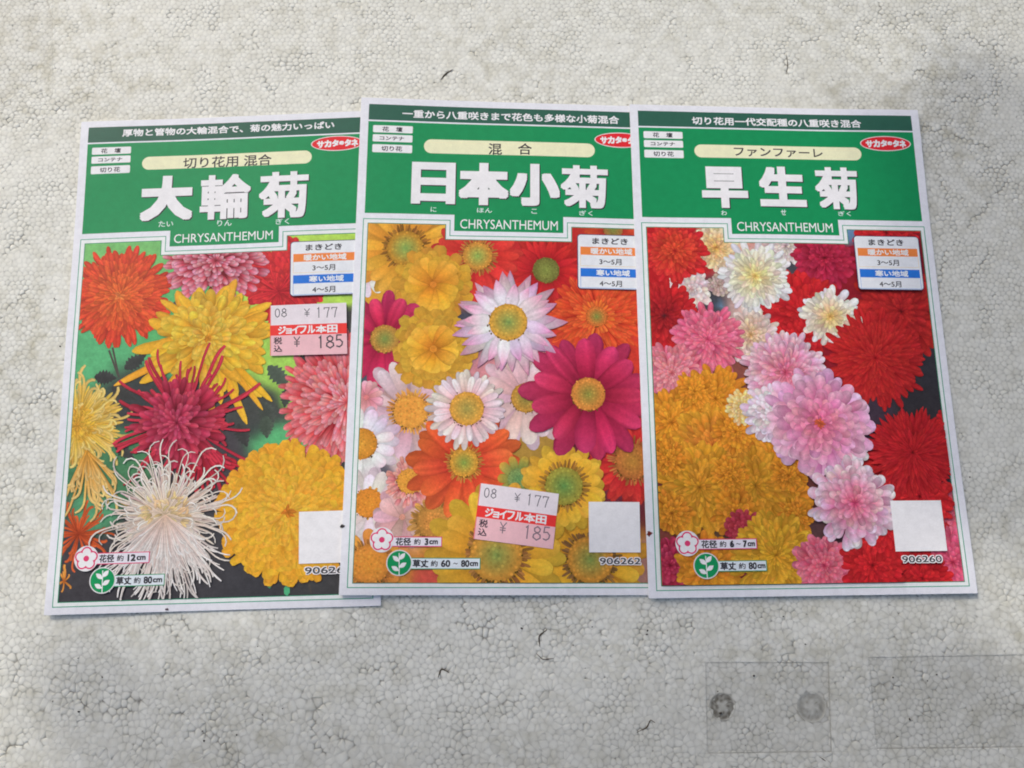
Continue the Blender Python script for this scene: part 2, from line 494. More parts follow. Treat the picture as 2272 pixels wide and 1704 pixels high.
def header(pk, slogan, sa, sb, sh):
    S = Sheet(); S.rect(3.0, 2.62, 107.0, 8.95, 6 * UM, ink(DGREEN)); b = pk.build(S, 'slogan_band')
    S = Sheet(); text_line(S, slogan, sa, sb, sh, 12 * UM, ink((222, 226, 226)), .09); pk.build(S, 'slogan_text', b)
    S = Sheet()
    g = ink(GREEN)
    S.rect(3.0, 9.55, 107.0, 45.7, 6 * UM, g)
    S.rect(35.4, 45.7, 75.1, 51.95, 6 * UM, g)
    return pk.build(S, 'title_panel')
def title(pk, panel, chars):
    for ch, (x0, y0), (x1, y1) in chars:
        S = Sheet()
        bd = .56 if ch in '輪菊' else (.82 if ch in '早生日' else .98)
        text_box(S, ch, x0, y0, x1, y1, 16 * UM, ink((28, 34, 38)), bd, 16, .4, .45)
        text_box(S, ch, x0, y0, x1, y1, 26 * UM, ink((222, 223, 231)), bd, 16)
        text_box(S, ch, x0 + bd / 2, y0 + bd / 2, x1 - bd / 2, y1 - bd / 2, 34 * UM, ink((222, 223, 231)), bd * .5, 8)
        pk.build(S, 'title_character', panel)
def reading(pk, panel, items):
    S = Sheet()
    for t, (x0, y0), (x1, y1) in items: text_box(S, t, x0, y0, x1, y1, 16 * UM, ink((205, 225, 215)), .03, 4)
    pk.build(S, 'reading_text', panel)
def species(pk, panel, a, b, h):
    S = Sheet(); text_line(S, 'CHRYSANTHEMUM', a, b, h, 16 * UM, ink((225, 238, 230))); pk.build(S, 'species_text', panel)
def use_tags(pk, dx=0, dy=0):
    for (y0, y1), t, (a, b), hh in (((11.1, 13.95), '花　壇', (8.2, 15.6), 1.95), ((14.75, 17.6), 'コンテナ', (7.3, 16.3), 1.5), ((18.7, 21.85), '切り花', (8.1, 15.7), 2.0)):
        S = Sheet(); S.flat(rrect(4.8 + dx, y0 + dy, 19.35 + dx, y1 + dy, .45), 14 * UM, ink((218, 226, 226))); o = pk.build(S, 'use_tag')
        S = Sheet(); ym = (y0 + y1) / 2 + dy; text_line(S, t, (a + dx, ym), (b + dx, ym), hh, 20 * UM, ink(INKBLK), .05); pk.build(S, 'tag_text', o)
def pill(pk, a, b, h, items):
    y = (a[1] + b[1]) / 2
    S = Sheet(); S.flat(rrect(a[0], y - h / 2, b[0], y + h / 2, h / 2 - .01, 10), 14 * UM, ink(CREAM)); o = pk.build(S, 'name_pill')
    for t, p, q, th in items:
        S = Sheet(); text_line(S, t, p, q, th, 20 * UM, ink(INKBLK), .06); pk.build(S, 'variety_text', o)
def logo(pk, cx, cy):
    S = Sheet(); S.flat(ell(cx, cy, 9.7, 3.1, 48), 14 * UM, ink((226, 205, 205)))
    o = pk.build(S, 'logo_rim')
    S = Sheet(); S.flat(ell(cx, cy, 9.35, 2.78, 48), 18 * UM, ink(RED)); pk.build(S, 'logo_oval', o)
    S = Sheet()
    xs = [-7.5, -4.7, -1.9, .75, 2.75, 5.3]; ws = [2.7, 2.6, 2.5, 1.8, 2.5, 2.5]; hs = [2.9, 3.0, 2.8, 1.6, 2.9, 3.0]
    for ch, x, w_, h_ in zip('サカタのタネ', xs, ws, hs):
        arch = .012 * x * x
        text_box(S, ch, cx + x, cy - h_ / 2 - .1 + arch * .5, cx + x + w_, cy + h_ / 2 - .1 + arch * .5, 24 * UM, ink((232, 222, 222)), .17, 8)
    pk.build(S, 'logo_text', o)
def sowing(pk, z, dx=0.0, dy=0.0):
    S = Sheet()
    S.flat(rrect(79.75 + dx, 52.25 + dy, 104.3 + dx, 73.2 + dy, 1.3), z, ink((70, 66, 96)))
    S.flat(rrect(80.05 + dx, 52.5 + dy, 104.05 + dx, 72.95 + dy, 1.1), z + 4 * UM, ink((212, 216, 228)))
    o = pk.build(S, 'sowing_label')
    for y0, y1, c, cl in ((57.1, 60.2, (222, 128, 62), (215, 196, 160)), (65.3, 68.5, (44, 112, 198), (110, 150, 210))):
        S = Sheet(); S.rect(80.9 + dx, y0 + dy, 103.3 + dx, y1 + dy, z + 8 * UM, ink(c)); pk.build(S, 'region_band', o)
        S = Sheet(); ye = y1 + 4.2
        polyline(S, [(80.95 + dx, y1 + dy), (80.95 + dx, ye + dy), (103.25 + dx, ye + dy), (103.25 + dx, y1 + dy)], .16, z + 7 * UM, ink(cl)); pk.build(S, 'month_frame', o)
    S = Sheet(); zz = z + 14 * UM; k = ink(INKBLK); wt = ink((214, 222, 235))
    text_line(S, 'まきどき', (85.3 + dx, 54.75 + dy), (98.3 + dx, 54.75 + dy), 2.4, zz, k, .07)
    text_line(S, '暖かい地域', (84.7 + dx, 58.65 + dy), (99.9 + dx, 58.65 + dy), 2.4, zz, wt, .07)
    text_line(S, '3〜5月', (87.8 + dx, 62.7 + dy), (95.9 + dx, 62.7 + dy), 2.3, zz, k, .04)
    text_line(S, '寒い地域', (86.6 + dx, 66.9 + dy), (98.9 + dx, 66.9 + dy), 2.4, zz, wt, .07)
    text_line(S, '4〜5月', (87.8 + dx, 71.0 + dy), (95.9 + dx, 71.0 + dy), 2.3, zz, k, .04)
    pk.build(S, 'label_text', o)
def code_panel(pk, z, num, a, b):
    S = Sheet(); S.rect(83.3, 149.6, 100.9, 166.7, z, ink((222, 222, 226))); pk.build(S, 'code_panel')
    S = Sheet(); text_line(S, num, a, b, 2.75, z + 2 * UM, ink((222, 224, 228)), .3)
    text_line(S, num, (a[0] + .3, a[1]), (b[0] - .3, b[1]), 2.2, z + 12 * UM, ink((50, 48, 52)), .05); pk.build(S, 'product_number', None)
def badges(pk, z, fx, fy, t1, x1, lx, ly, t2, x2, boxes):
    (b1x0, b1y0, b1x1, b1y1), (b2x0, b2y0, b2x1, b2y1) = boxes
    PK = ink((205, 60, 110)); wt = ink((228, 224, 232)); gr = ink((24, 140, 84)); k = ink(INKBLK)
    S = Sheet(); S.rect(b1x0, b1y0, b1x1, b1y1, z, PK); S.rect(b1x0, b1y0 + .28, b1x1 - .28, b1y1 - .28, z + 3 * UM, ink((214, 212, 220))); o = pk.build(S, 'size_plate')
    S = Sheet()
    for (t, u0, u1, hh, bd) in t1: text_box(S, t, u0, (b1y0 + b1y1) / 2 - hh / 2 + (.18 if t == 'cm' else 0), u1, (b1y0 + b1y1) / 2 + hh / 2 + (.18 if t == 'cm' else 0), z + 9 * UM, k, bd)
    pk.build(S, 'size_text', o)
    S = Sheet(); z2 = z + 14 * UM
    S.flat(ell(fx, fy, 4.0, 4.2, 40), z2, wt * .95)
    for i in range(5):
        a = -math.pi / 2 + i * 2 * math.pi / 5
        S.flat(ell(fx + 2.15 * math.cos(a), fy + 2.15 * math.sin(a), 1.75, 1.75, 20), z2 + (3 + .4 * i) * UM, PK)
    S.flat(ell(fx, fy, 3.2, 3.2, 24), z2 + 1.5 * UM, PK)
    for i in range(5):
        a = -math.pi / 2 + i * 2 * math.pi / 5
        S.flat(ell(fx + 2.05 * math.cos(a), fy + 2.05 * math.sin(a), 1.35, 1.35, 20), z2 + (7 + .4 * i) * UM, wt)
    S.flat(ell(fx, fy, 1.6, 1.6, 20), z2 + 9.6 * UM, wt)
    S.flat(ell(fx, fy, .95, .95, 20), z2 + 12 * UM, PK); pk.build(S, 'flower_badge')
    S = Sheet(); S.rect(b2x0, b2y0, b2x1, b2y1, z, gr); S.rect(b2x0, b2y0 + .25, b2x1 - .25, b2y1 - .25, z + 3 * UM, ink((205, 214, 222))); o = pk.build(S, 'height_plate')
    S = Sheet()
    for (t, u0, u1, hh, bd) in t2: text_box(S, t, u0, (b2y0 + b2y1) / 2 - hh / 2 + (.18 if t == 'cm' else 0), u1, (b2y0 + b2y1) / 2 + hh / 2 + (.18 if t == 'cm' else 0), z + 9 * UM, k, bd)
    pk.build(S, 'height_text', o)
    S = Sheet()
    S.flat(ell(lx, ly, 4.3, 4.3, 40), z2, wt * .9); S.flat(ell(lx, ly, 3.95, 3.95, 40), z2 + 3 * UM, gr)
    polyline(S, [(lx - .1, ly - 3.2), (lx + .1, ly + 4.1)], .3, z2 + 6 * UM, wt)
    for sx, yy, an in ((1, -1.0, -50), (-1, -.4, -140), (1, 1.6, -35), (-1, 2.6, -150), (-1, 1.0, -150)):
        if (sx, yy) == (-1, 1.0): continue
        c_, s_ = math.cos(math.radians(an)), math.sin(math.radians(an)); pts = []
        for q in range(14):
            t = q / 13 if q < 7 else 1 - (q - 7) / 6
            u = (q / 6 if q <= 6 else (13 - q) / 7) * 2.9; h_ = .75 * math.sin(math.pi * u / 2.9) * (1 if q <= 6 else -1)
            pts.append((lx + u * c_ - h_ * s_, ly + yy + u * s_ + h_ * c_))
        S.flat(pts, z2 + (9 + abs(yy)) * UM, wt)
    pk.build(S, 'leaf_badge')

# strokes of the price gun
DG = {'0': [[(.5, 0), (.15, .12), (0, .35), (0, .65), (.15, .88), (.5, 1), (.85, .88), (1, .65), (1, .35), (.85, .12), (.5, 0)]],
      '8': [[(.5, .46), (.15, .36), (.1, .15), (.5, 0), (.9, .15), (.85, .36), (.5, .46), (.05, .6), (0, .82), (.5, 1), (1, .82), (.95, .6), (.5, .46)]],
      '1': [[(.2, .14), (.5, 0), (.5, 1)]], '7': [[(0, .2), (0, .03), (.95, .03), (.7, .4), (.5, 1)]],
      '5': [[(.9, 0), (.12, 0), (.06, .42), (.6, .38), (1, .6), (.9, .85), (.5, 1), (0, .92)]],
      'Y': [[(0, 0), (.5, .42), (1, 0)], [(.5, .42), (.5, 1)], [(.05, .52), (.95, .52)], [(.05, .72), (.95, .72)]]}
def sticker(pk, z, corners, inks):
    (ax, ay), (bx, by), (cx, cy), (dx, dy) = corners
    def uv(u, v):
        return ((ax * (1 - u) + bx * u) * (1 - v) + (dx * (1 - u) + cx * u) * v, (ay * (1 - u) + by * u) * (1 - v) + (dy * (1 - u) + cy * u) * v)
    t = .07
    S = Sheet(); zt = z + t
    def quad(u0, v0, u1, v1, zz, c): S.flat([uv(u0, v0), uv(u1, v0), uv(u1, v1), uv(u0, v1)], zz, ink(c))
    quad(0, 0, 1, 1, zt, (214, 206, 210))
    c = tuple(ink((205, 200, 204)))
    for (u0, v0), (u1, v1) in (((0, 0), (1, 0)), ((1, 0), (1, 1)), ((1, 1), (0, 1)), ((0, 1), (0, 0))):
        p, q = uv(u0, v0), uv(u1, v1)
        S.poly([p + (z,) + c, q + (z,) + c, q + (zt,) + c, p + (zt,) + c])
    o = pk.build(S, 'price_sticker', mat=M_STICK)
    S = Sheet(); quad(0, .58, 1, 1, zt + 4 * UM, (222, 172, 184)); pk.build(S, 'pink_field', o, M_STICK)
    S = Sheet(); quad(0, .40, 1, .605, zt + 8 * UM, (222, 48, 44)); quad(0, 0, .012, 1, zt + 6 * UM, (222, 110, 110)); pk.build(S, 'shop_band', o, M_STICK)
    def tx(S, s, u0, v0, u1, v1, zz, col, bold):
        v, f = glyphs(s)
        for i in range(8 if bold else 1):
            ox, oy = (bold * math.cos(i * .785), bold * math.sin(i * .785)) if bold else (0, 0)
            for tt in f:
                S.flat([tuple(np.add(uv(u0 + (u1 - u0) * v[j, 0], v0 + (v1 - v0) * v[j, 1]), (ox, oy))) for j in tt], zz + .4 * UM * i, col)
    S = Sheet()
    for ch, u0, u1 in zip('ジョイフル本田', (.11, .21, .29, .385, .49, .60 , .75), (.205, .28, .375, .475, .585, .735, .875)):
        tx(S, ch, u0, .43 if ch != 'ョ' else .475, u1, .575, zt + 14 * UM, ink((240, 226, 226)), .13)
    pk.build(S, 'shop_text', o, M_STICK)
    S = Sheet(); tx(S, '税', .05, .64, .155, .775, zt + 14 * UM, ink((60, 40, 50)), .08); tx(S, '込', .05, .80, .155, .925, zt + 14 * UM, ink((60, 40, 50)), .08)
    pk.build(S, 'tax_text', o, M_STICK)
    S = Sheet()
    def dig(chs, boxes, w_, col):
        for ch, (u0, v0, u1, v1) in zip(chs, boxes):
            for st in DG[ch]:
                polyline(S, [uv(u0 + (u1 - u0) * x, v0 + (v1 - v0) * y) for x, y in st], w_, zt + 14 * UM, ink(col))
    c1, c2, w2 = inks
    dig('08', [(.07, .07, .125, .24), (.155, .07, .215, .24)], .3, c1)
    dig('Y', [(.45, .09, .52, .25)], .26, c1)
    dig('177', [(.61, .08, .67, .28), (.71, .08, .78, .28), (.81, .08, .88, .28)], .3, c1)
    dig('Y', [(.31, .64, .39, .84)], .34, c2)
    dig('185', [(.62, .65, .70, .88), (.735, .64, .825, .88), (.86, .63, .94, .86)], w2, c2)
    pk.build(S, 'price_text', o, M_STICK)

# ================================================================== LEFT PACKET
PK0 = Packet('seed_packet', QUADS[0], 'leftmost seed packet, headed 大輪菊, with shaggy and spidery flowers on green, price sticker upright', .6, [(0, 0, .9, 26), (0, PH, 1.3, 34), (0, 90, .4, 40)])
PK0.body(.45)
P = Picture(PK0)
background(P, blobs_bg([((11.67,50.94), (112, 178, 104), 9), ((5.38,50.67), (112, 178, 104), 9), ((83.38,51.19), (165, 202, 82), 9), ((67.81,48.29), (165, 202, 82), 6), ((32.92,81.82), (88, 170, 104), 7), ((8.23,94.09), (86, 166, 112), 11), ((18.97,104.86), (48, 52, 54), 7),
    ((76.22,99.22), (152, 196, 84), 6), ((81.29,109.66), (140, 192, 84), 4), ((69.02,114.29), (58, 62, 58), 7), ((93.63,97.27), (60, 62, 60), 6), ((72.34,126.77), (88, 172, 112), 6), ((68.48,121.17), (50, 52, 54), 4), ((18.81,133.14), (70, 120, 84), 7), ((12.96,167.16), (52, 50, 54), 12),
    ((44.39,168.07), (54, 52, 56), 16), ((65.33,173.74), (50, 50, 54), 14), ((91.12,174.46), (56, 56, 56), 14), ((57.05,155.56), (56, 56, 60), 8), ((14.43,149.02), (84, 150, 108), 5), ((59.05,131.76), (60, 56, 60), 9)]))
for c, r, a, wd, col in (((25.48,95.25), 9, -.6, 5, (52, 56, 54)), ((15.20,100.60), 8, .1, 5, (48, 50, 50)), ((75.76,102.29), 11, .8, 5.5, (72, 86, 72)), ((85.17,96.96), 7, .2, 4, (52, 54, 52)),
                         ((72.00,115.91), 10, 1.2, 6, (62, 70, 62)), ((78.33,110.06), 7, 1.7, 4, (58, 66, 58)), ((39.30,76.19), 6, 1.2, 2.6, (72, 84, 76)), ((71.70,120.18), 8, 1.5, 5, (64, 78, 64)), ((63.66,122.65), 9, 1.2, 5, (54, 56, 54)),
                         ((23.34,127.31), 8, .6, 4, (56, 56, 56)), ((22.07,106.51), 10, .5, 5, (54, 56, 54)), ((66.10,136.30), 7, .5, 4, (52, 54, 54))):
    leaf(P, c, r, a, wd, col)
for a, b in (((17.08,89.69), (19.99,100.77)), ((15.87,90.70), (19.71,100.24)), ((85.96,171.29), (87.27,176.11))):
    z = P.begin(((a[0] + b[0]) / 2, (a[1] + b[1]) / 2), 3); polyline(P.cur, [a, b], .7, z, ink((66, 62, 56))); P.end(z, None, 'printed_stem')
for c, r in (((73.59,172.96), 1.4), ((79.29,175.14), 1.8), ((60.60,160.85), 1.6)):
    z = P.begin(c, r); P.cur.flat(ell(c[0], c[1], r * .6, r * 1.0, 6, .4), z, ink((78, 168, 118))); P.end(z, None, 'printed_leaf')
OR0 = [(150, 45, 38), (206, 62, 46), (214, 78, 44)]
pompon(P, (77.86,66.92), 16.71, 7, 26, [(150, 30, 45), (190, 44, 54), (205, 52, 60)], 'crimson flower printed behind the sowing label', 'strap', 1.1, None, .75, .2, (.75, 1.1), 1.0, .6)
spider(P, (75.36,71.16), 16.71, 26, .9, [(170, 35, 50), (196, 44, 56), (205, 52, 60)], 'loose crimson petals printed round the crimson flower', .3, .4)
pompon(P, (52.53,58.21), 20.25, 10, 30, [(120, 26, 44), (186, 58, 80), (222, 150, 172)], 'rose and white quilled flower printed at the top', 'round', .8, [(130, 28, 46), (196, 84, 108), (228, 166, 186)], .6, .16, (.75, 1.2), .8, .33, None, .75)
pompon(P, (18.53,70.50), 18.99, 15, 38, [(165, 40, 40), (206, 62, 48), (212, 70, 46)], 'orange-red incurved flower printed at the upper left', 'strap', .85, [(170, 60, 34), (206, 90, 40), (216, 112, 52)], .7, .15, (.72, 1.16), 1.0, .42, (214, 120, 60), .8, .12)
spider(P, (9.48,154.65), 15.59, 46, .8, [(150, 60, 36), (190, 84, 44), (196, 96, 52)], 'burnt orange spider flower printed at the left edge', .5, 1.2)
spider(P, (5.81,170.03), 6.127, 10, .7, [(170, 90, 40), (205, 140, 60), (212, 150, 70)], 'few orange curled petals printed in the lower left corner', .9, 1.5)
pompon(P, (99.51,112.34), 23.29, 14, 44, [(160, 34, 50), (212, 62, 72), (228, 120, 128)], 'coral pink incurved flower printed at the right edge', 'round', .8, [(190, 60, 70), (222, 110, 118), (236, 170, 174)], .66, .16, (.75, 1.2), 1.15, .36, None, .75)
spider(P, (90.02,127.37), 12.81, 16, 1.3, [(205, 100, 110), (222, 140, 150), (230, 165, 172)], 'pale pink lower petals printed under the coral flower', .3, .3, (.9, 2.3))
# large yellow flower: long uneven straps, then a dense heart
YB = [ink((176, 112, 28)), ink((214, 156, 36)), ink((224, 172, 48))]
c = (50.89,87.82); z = P.begin(c, 28.35); S = P.cur
for i, (tx_, ty_, w_) in enumerate(((1040, 430, 5.0), (1320, 370, 4.6), (1560, 520, 4.4), (1530, 640, 4.4), (800, 640, 5.6), (880, 720, 5), (620, 850, 5.4), (700, 930, 5), (510, 1110, 3.2), (720, 1140, 4.6),
                                   (850, 1180, 4.2), (1170, 1240, 4.4), (1280, 1250, 4), (1500, 1240, 5.6), (1590, 1260, 3), (1560, 1290, 2.4), (1560, 870, 5), (1600, 800, 4.6), (980, 1180, 4), (1620, 720, 4), (1430, 1400, 3.4), (1230, 1400, 3), (940, 600, 5), (1200, 560, 5), (1440, 560, 5), (1400, 1180, 4))):
    ox, oy = 100, 500; s_ = 700 / 2212
    tx2, ty2 = (c[0] + (tx_ - 1150) * s_ / 6.25), (c[1] + (ty_ - 800) * s_ / 6.1)
    a = math.atan2(ty2 - c[1], tx2 - c[0]); rr = math.hypot(tx2 - c[0], ty2 - c[1])
    petal(S, c[0], c[1], a, 3, rr, w_ * .85, YB[0], YB[1] * rnd.uniform(.88, 1.08), YB[2], z + DZ * (i % 6), 'strap', rnd.uniform(-.15, .15), .72, .08, 4, rnd.uniform(.86, 1.04))
for i in range(26):
    a = i * .2417 + rnd.uniform(-.1, .1)
    petal(S, c[0], c[1], a, 3, 0.05063 * rnd.uniform(360, 470), rnd.uniform(3.0, 5.2), YB[0], YB[1] * rnd.uniform(.88, 1.08), YB[2], z + DZ * (6 + i % 4), 'strap', rnd.uniform(-.35, .35), .72, .1, 4, rnd.uniform(.84, 1.06))
P.end(z + DZ * 12, 'long yellow outer petals printed round the large yellow flower')
pompon(P, (50.88,87.29), 17.72, 12, 24, [(190, 130, 30), (224, 170, 40), (230, 186, 60)], 'large shaggy yellow flower printed in the middle', 'strap', .95, [(196, 136, 34), (218, 164, 42), (230, 190, 80)], .7, .4, (.76, 1.16), 1.0, .5, (205, 140, 40), .8, .22)
pompon(P, (6.27,117.16), 15.19, 8, 44, [(176, 120, 34), (218, 172, 58), (224, 188, 90)], 'yellow heart of the spider flower printed at the left edge', 'strap', .6, None, .66, .25, (.8, 1.12), 1.0, .55)
spider(P, (6.27,117.16), 23.8, 110, .95, [(205, 150, 44), (222, 180, 70), (226, 196, 120)], 'pale yellow spider flower printed at the left edge', .35, 1.8, None, .55, (216, 172, 56))
spider(P, (10.27,126.32), 27.85, 50, .85, [(205, 150, 50), (216, 164, 76), (226, 190, 120)], 'drooping yellow petals printed under the pale yellow flower', .16, 1.2, (.55, 2.0), .5)
spider(P, (49.29,128.72), 21.16, 36, .9, [(120, 24, 40), (165, 36, 56), (190, 50, 66)], 'thin crimson lower petals printed under the crimson spider flower', .25, .6, (.1, 2.2), .6)
spider(P, (43.45,117.44), 30.38, 150, 1.0, [(130, 28, 48), (170, 42, 66), (190, 56, 76)], 'crimson spider flower printed left of centre', .3, .5, None, .45, (172, 52, 84))
pompon(P, (41.00,117.85), 15.19, 10, 22, [(120, 24, 44), (166, 42, 68), (192, 66, 92)], 'crimson heart of the spider flower printed left of centre', 'strap', .75, [(120, 26, 50), (170, 50, 84), (196, 84, 116)], .6, .3, (.7, 1.2), 1.0, .45, None, .85, .2)
pompon(P, (79.54,149.46), 24.51, 18, 38, [(190, 130, 28), (214, 154, 36), (220, 164, 44)], 'dense golden yellow flower printed at the lower right', 'notch', 1.05, [(190, 130, 34), (216, 160, 42), (224, 176, 60)], .8, .15, (.88, 1.08), 1.0, .36, (205, 130, 40), .85, .035)
pompon(P, (38.37,149.76), 16.15, 8, 70, [(170, 140, 120), (214, 188, 172), (226, 208, 198)], 'dense pale heart of the white spider flower printed at the bottom', 'strap', .55, [(196, 160, 110), (220, 192, 150), (226, 206, 180)], .66, .2, (.82, 1.08), .95, .6, None, .8, .25)
spider(P, (38.35,149.23), 29.52, 190, .46, [(206, 182, 150), (222, 200, 184), (228, 214, 204)], 'white spider flower with fine curled petals printed at the bottom', .35, 2.2, None, .62, (220, 190, 140))
spider(P, (38.35,149.23), 33.42, 230, .5, [(206, 176, 150), (218, 196, 186), (228, 214, 208)], 'hanging white petals printed under the white spider flower', .14, .6, (.62, 2.5), .62)
P.done(); zt = P.zmax + 8 * UM; print('ZMAX', P.zmax)
frame(PK0, zt)
pan = header(PK0, '厚物と管物の大輪混合で、菊の魅力いっぱい', (15.82,5.53), (95.25,5.16), 3.15)
title(PK0, pan, (('大', (23.86,23.61), (43.13,41.53)), ('輪', (45.82,23.92), (64.46,41.89)), ('菊', (67.53,23.86), (85.81,42.43))))
reading(PK0, pan, (('たい', (30.98,41.73), (36.32,44.06)), ('りん', (52.46,42.27), (57.75,44.65)), ('ぎく', (73.86,42.64), (78.82,45.00))))
species(PK0, pan, (36.92,48.36), (72.91,49.56), 3.45)
use_tags(PK0)
pill(PK0, (23.76,18.35), (86.87,18.05), 5.3, (('切り花用 混合', (39.07,18.18), (71.95,19.11), 4.5),))
logo(PK0, (86.57,-3.97)[0] + 9.7, (91.52,13.10)[1])
sowing(PK0, zt, -.3, 0)
code_panel(PK0, zt, '90626', (85.0, 169.0), (98.4, 169.0))
badges(PK0, zt, 12.95, 162.95, (('花径', 17.3, 22.2, 2.6, .08), ('約', 23.1, 25.3, 2.0, .04), ('12', 26.6, 29.3, 2.3, .14), ('cm', 29.6, 32.6, 1.35, .1)), 0, 18.8, 170.2,
       (('草丈', 23.3, 28.3, 2.6, .1), ('約', 29.1, 31.3, 2.0, .04), ('80', 32.3, 35.1, 2.3, .1), ('cm', 35.3, 38.4, 1.35, .1)), 0, ((15, 161.2, 33.9, 165.0), (21, 168.6, 39.2, 172.4)))
sticker(PK0, zt + 60 * UM, ((72.54,76.43), (99.47,76.32), (99.71,95.16), (72.82,94.94)), ((70, 68, 74), (52, 46, 52), .5))

# ================================================================== MIDDLE PACKET
PK1 = Packet('seed_packet', QUADS[1], 'middle seed packet, headed 日本小菊, with daisy flowers and a tilted price sticker near its foot', 2.1, [(0, PH, .5, 22), (0, 0, .5, 26), (60, PH, .5, 24)])
PK1.body(.4)
P = Picture(PK1)
background(P, blobs_bg([((5.36,51.87), (170, 140, 124), 5), ((15.44,63.07), (200, 150, 50), 12), ((38.30,57.13), (200, 60, 50), 10), ((64.13,59.30), (180, 44, 46), 12), ((92.90,50.37), (186, 60, 46), 8), ((38.98,94.48), (58, 62, 76), 6), ((21.50,79.01), (50, 52, 60), 5),
    ((9.40,105.23), (70, 78, 92), 5), ((54.17,104.62), (196, 130, 140), 10), ((79.52,83.28), (196, 60, 46), 9), ((24.46,112.68), (200, 160, 150), 10), ((18.24,129.52), (214, 188, 184), 8), ((13.10,139.69), (60, 66, 80), 3), ((24.87,151.11), (62, 66, 80), 3),
    ((18.97,152.13), (205, 160, 158), 9), ((58.67,139.36), (160, 130, 60), 7), ((89.02,146.75), (110, 50, 60), 9), ((68.75,173.54), (62, 62, 72), 4), ((31.86,174.06), (200, 80, 70), 5), ((12.12,166.85), (205, 140, 60), 8), ((98.62,173.99), (150, 110, 100), 6), ((81.27,161.76), (196, 144, 50), 10), ((46.42,164.32), (196, 144, 46), 14)]))
Y1 = [(176, 118, 36), (212, 158, 42), (222, 172, 58)]
W1 = [(214, 196, 190), (226, 216, 214), (232, 226, 228)]
daisy(P, (4.96,54.61), 16.2, 12, 3.0, W1, 1.2, (200, 170, 90), (200, 160, 80), 'white petals printed behind the yellow daisy', 'round', 1)
daisy(P, (4.56,70.28), 7.595, 9, 2.6, W1, 1.0, (200, 170, 90), (200, 160, 80), 'white petals printed at the left edge', 'round', 1)
daisy(P, (93.43,50.08), 12.15, 20, 2.2, [(150, 40, 40), (196, 66, 44), (206, 84, 50)], 3.544, (116, 126, 62), (150, 110, 60), 'orange-red flower printed above the sowing label', 'strap')
daisy(P, (18.11,58.94), 21.27, 18, 4.2, [(178, 122, 40), (210, 152, 46), (216, 166, 66)], 6.582, (120, 156, 78), (176, 132, 44), 'yellow daisy with green eye printed at the top left', 'strap', 2, 0, .84, .08, .1, .1, (150, 106, 44))
daisy(P, (68.79,66.28), 16.71, 26, 2.9, [(140, 28, 38), (188, 40, 46), (204, 52, 48)], 4.81, (124, 134, 64), (110, 108, 54), 'deep red flower with olive eye printed at the top', 'point', 3)
daisy(P, (44.02,61.37), 16.71, 16, 4.2, [(176, 40, 40), (208, 54, 48), (214, 66, 56)], 5.316, (128, 160, 76), (190, 136, 56), 'scarlet daisy with green eye printed at the top', 'strap', 2, .2, .84, .08, .1, .1, (180, 120, 60))
daisy(P, (28.41,72.48), 14.68, 14, 4.6, [(190, 116, 32), (222, 154, 42), (228, 168, 56)], 1.215, (206, 130, 44), (206, 130, 44), 'orange yellow double flower printed at the upper left', 'notch', 4)
daisy(P, (11.93,92.82), 18.73, 10, 5.6, [(150, 28, 60), (190, 42, 86), (200, 58, 104)], 5.063, (112, 136, 68), (176, 132, 60), 'magenta daisy printed at the left edge', 'round', 2, .3, .7, .16)
pompon(P, (86.97,83.41), 17.72, 8, 40, [(160, 40, 36), (212, 66, 42), (220, 88, 48)], 'orange-red many-petalled flower printed at the right', 'strap', .9, [(180, 50, 34), (214, 80, 42), (222, 110, 54)], .74, .15, (.8, 1.12), 1.0, .5)
daisy(P, (86.97,83.41), 6.582, 24, .9, [(190, 80, 40), (212, 100, 46), (220, 120, 50)], 3.797, (112, 130, 62), (196, 110, 52), 'green eye of the orange-red flower', 'strap', 1)
daisy(P, (21.68,118.78), 20.25, 14, 4.8, [(190, 150, 146), (206, 172, 174), (220, 198, 200)], 5.975, (214, 148, 60), (212, 150, 62), 'pale pink daisy with orange eye printed at the left', 'round', 2, .1, .84, .1, .1, .1, (214, 150, 70))
daisy(P, (6.30,113.91), 6.582, 12, 2.4, [(196, 120, 130), (210, 140, 156), (222, 170, 184)], 1.013, (205, 120, 120), (205, 120, 120), 'small pink flower printed at the left edge', 'round', 2)
daisy(P, (61.73,113.50), 18.73, 13, 5.2, [(196, 160, 164), (208, 172, 182), (222, 196, 208)], 5.316, (128, 124, 64), (176, 134, 56), 'pale lilac daisy printed behind the magenta one', 'round', 2, .4)
daisy(P, (28.99,96.19), 15.7, 15, 4.6, [(190, 116, 32), (222, 156, 42), (228, 172, 58)], 1.316, (200, 126, 40), (210, 140, 46), 'orange yellow double flower printed left of centre', 'notch', 5, .15)
daisy(P, (5.27,130.15), 14.06, 13, 4.0, [(220, 204, 200), (230, 220, 224), (226, 186, 208)], 5.468, (206, 150, 54), (190, 130, 44), 'white daisy with pink tips printed at the left edge', 'round', 2)
daisy(P, (9.15,153.17), 15.62, 13, 4.2, [(214, 196, 190), (224, 208, 204), (226, 196, 204)], 1.042, (206, 150, 54), (206, 140, 44), 'white and rose daisy printed at the lower left', 'round', 2)
daisy(P, (8.56,150.45), 5.729, 12, 1.0, [(190, 150, 80), (200, 150, 60), (205, 150, 50)], 4.948, (212, 140, 46), (200, 130, 46), 'orange eye of the white and rose daisy', 'round', 1)
daisy(P, (20.05,155.09), 10.94, 11, 4.4, [(190, 146, 140), (206, 160, 160), (212, 172, 174)], 1.042, (200, 140, 120), (200, 140, 120), 'dusty pink petals printed at the lower left', 'round', 2)
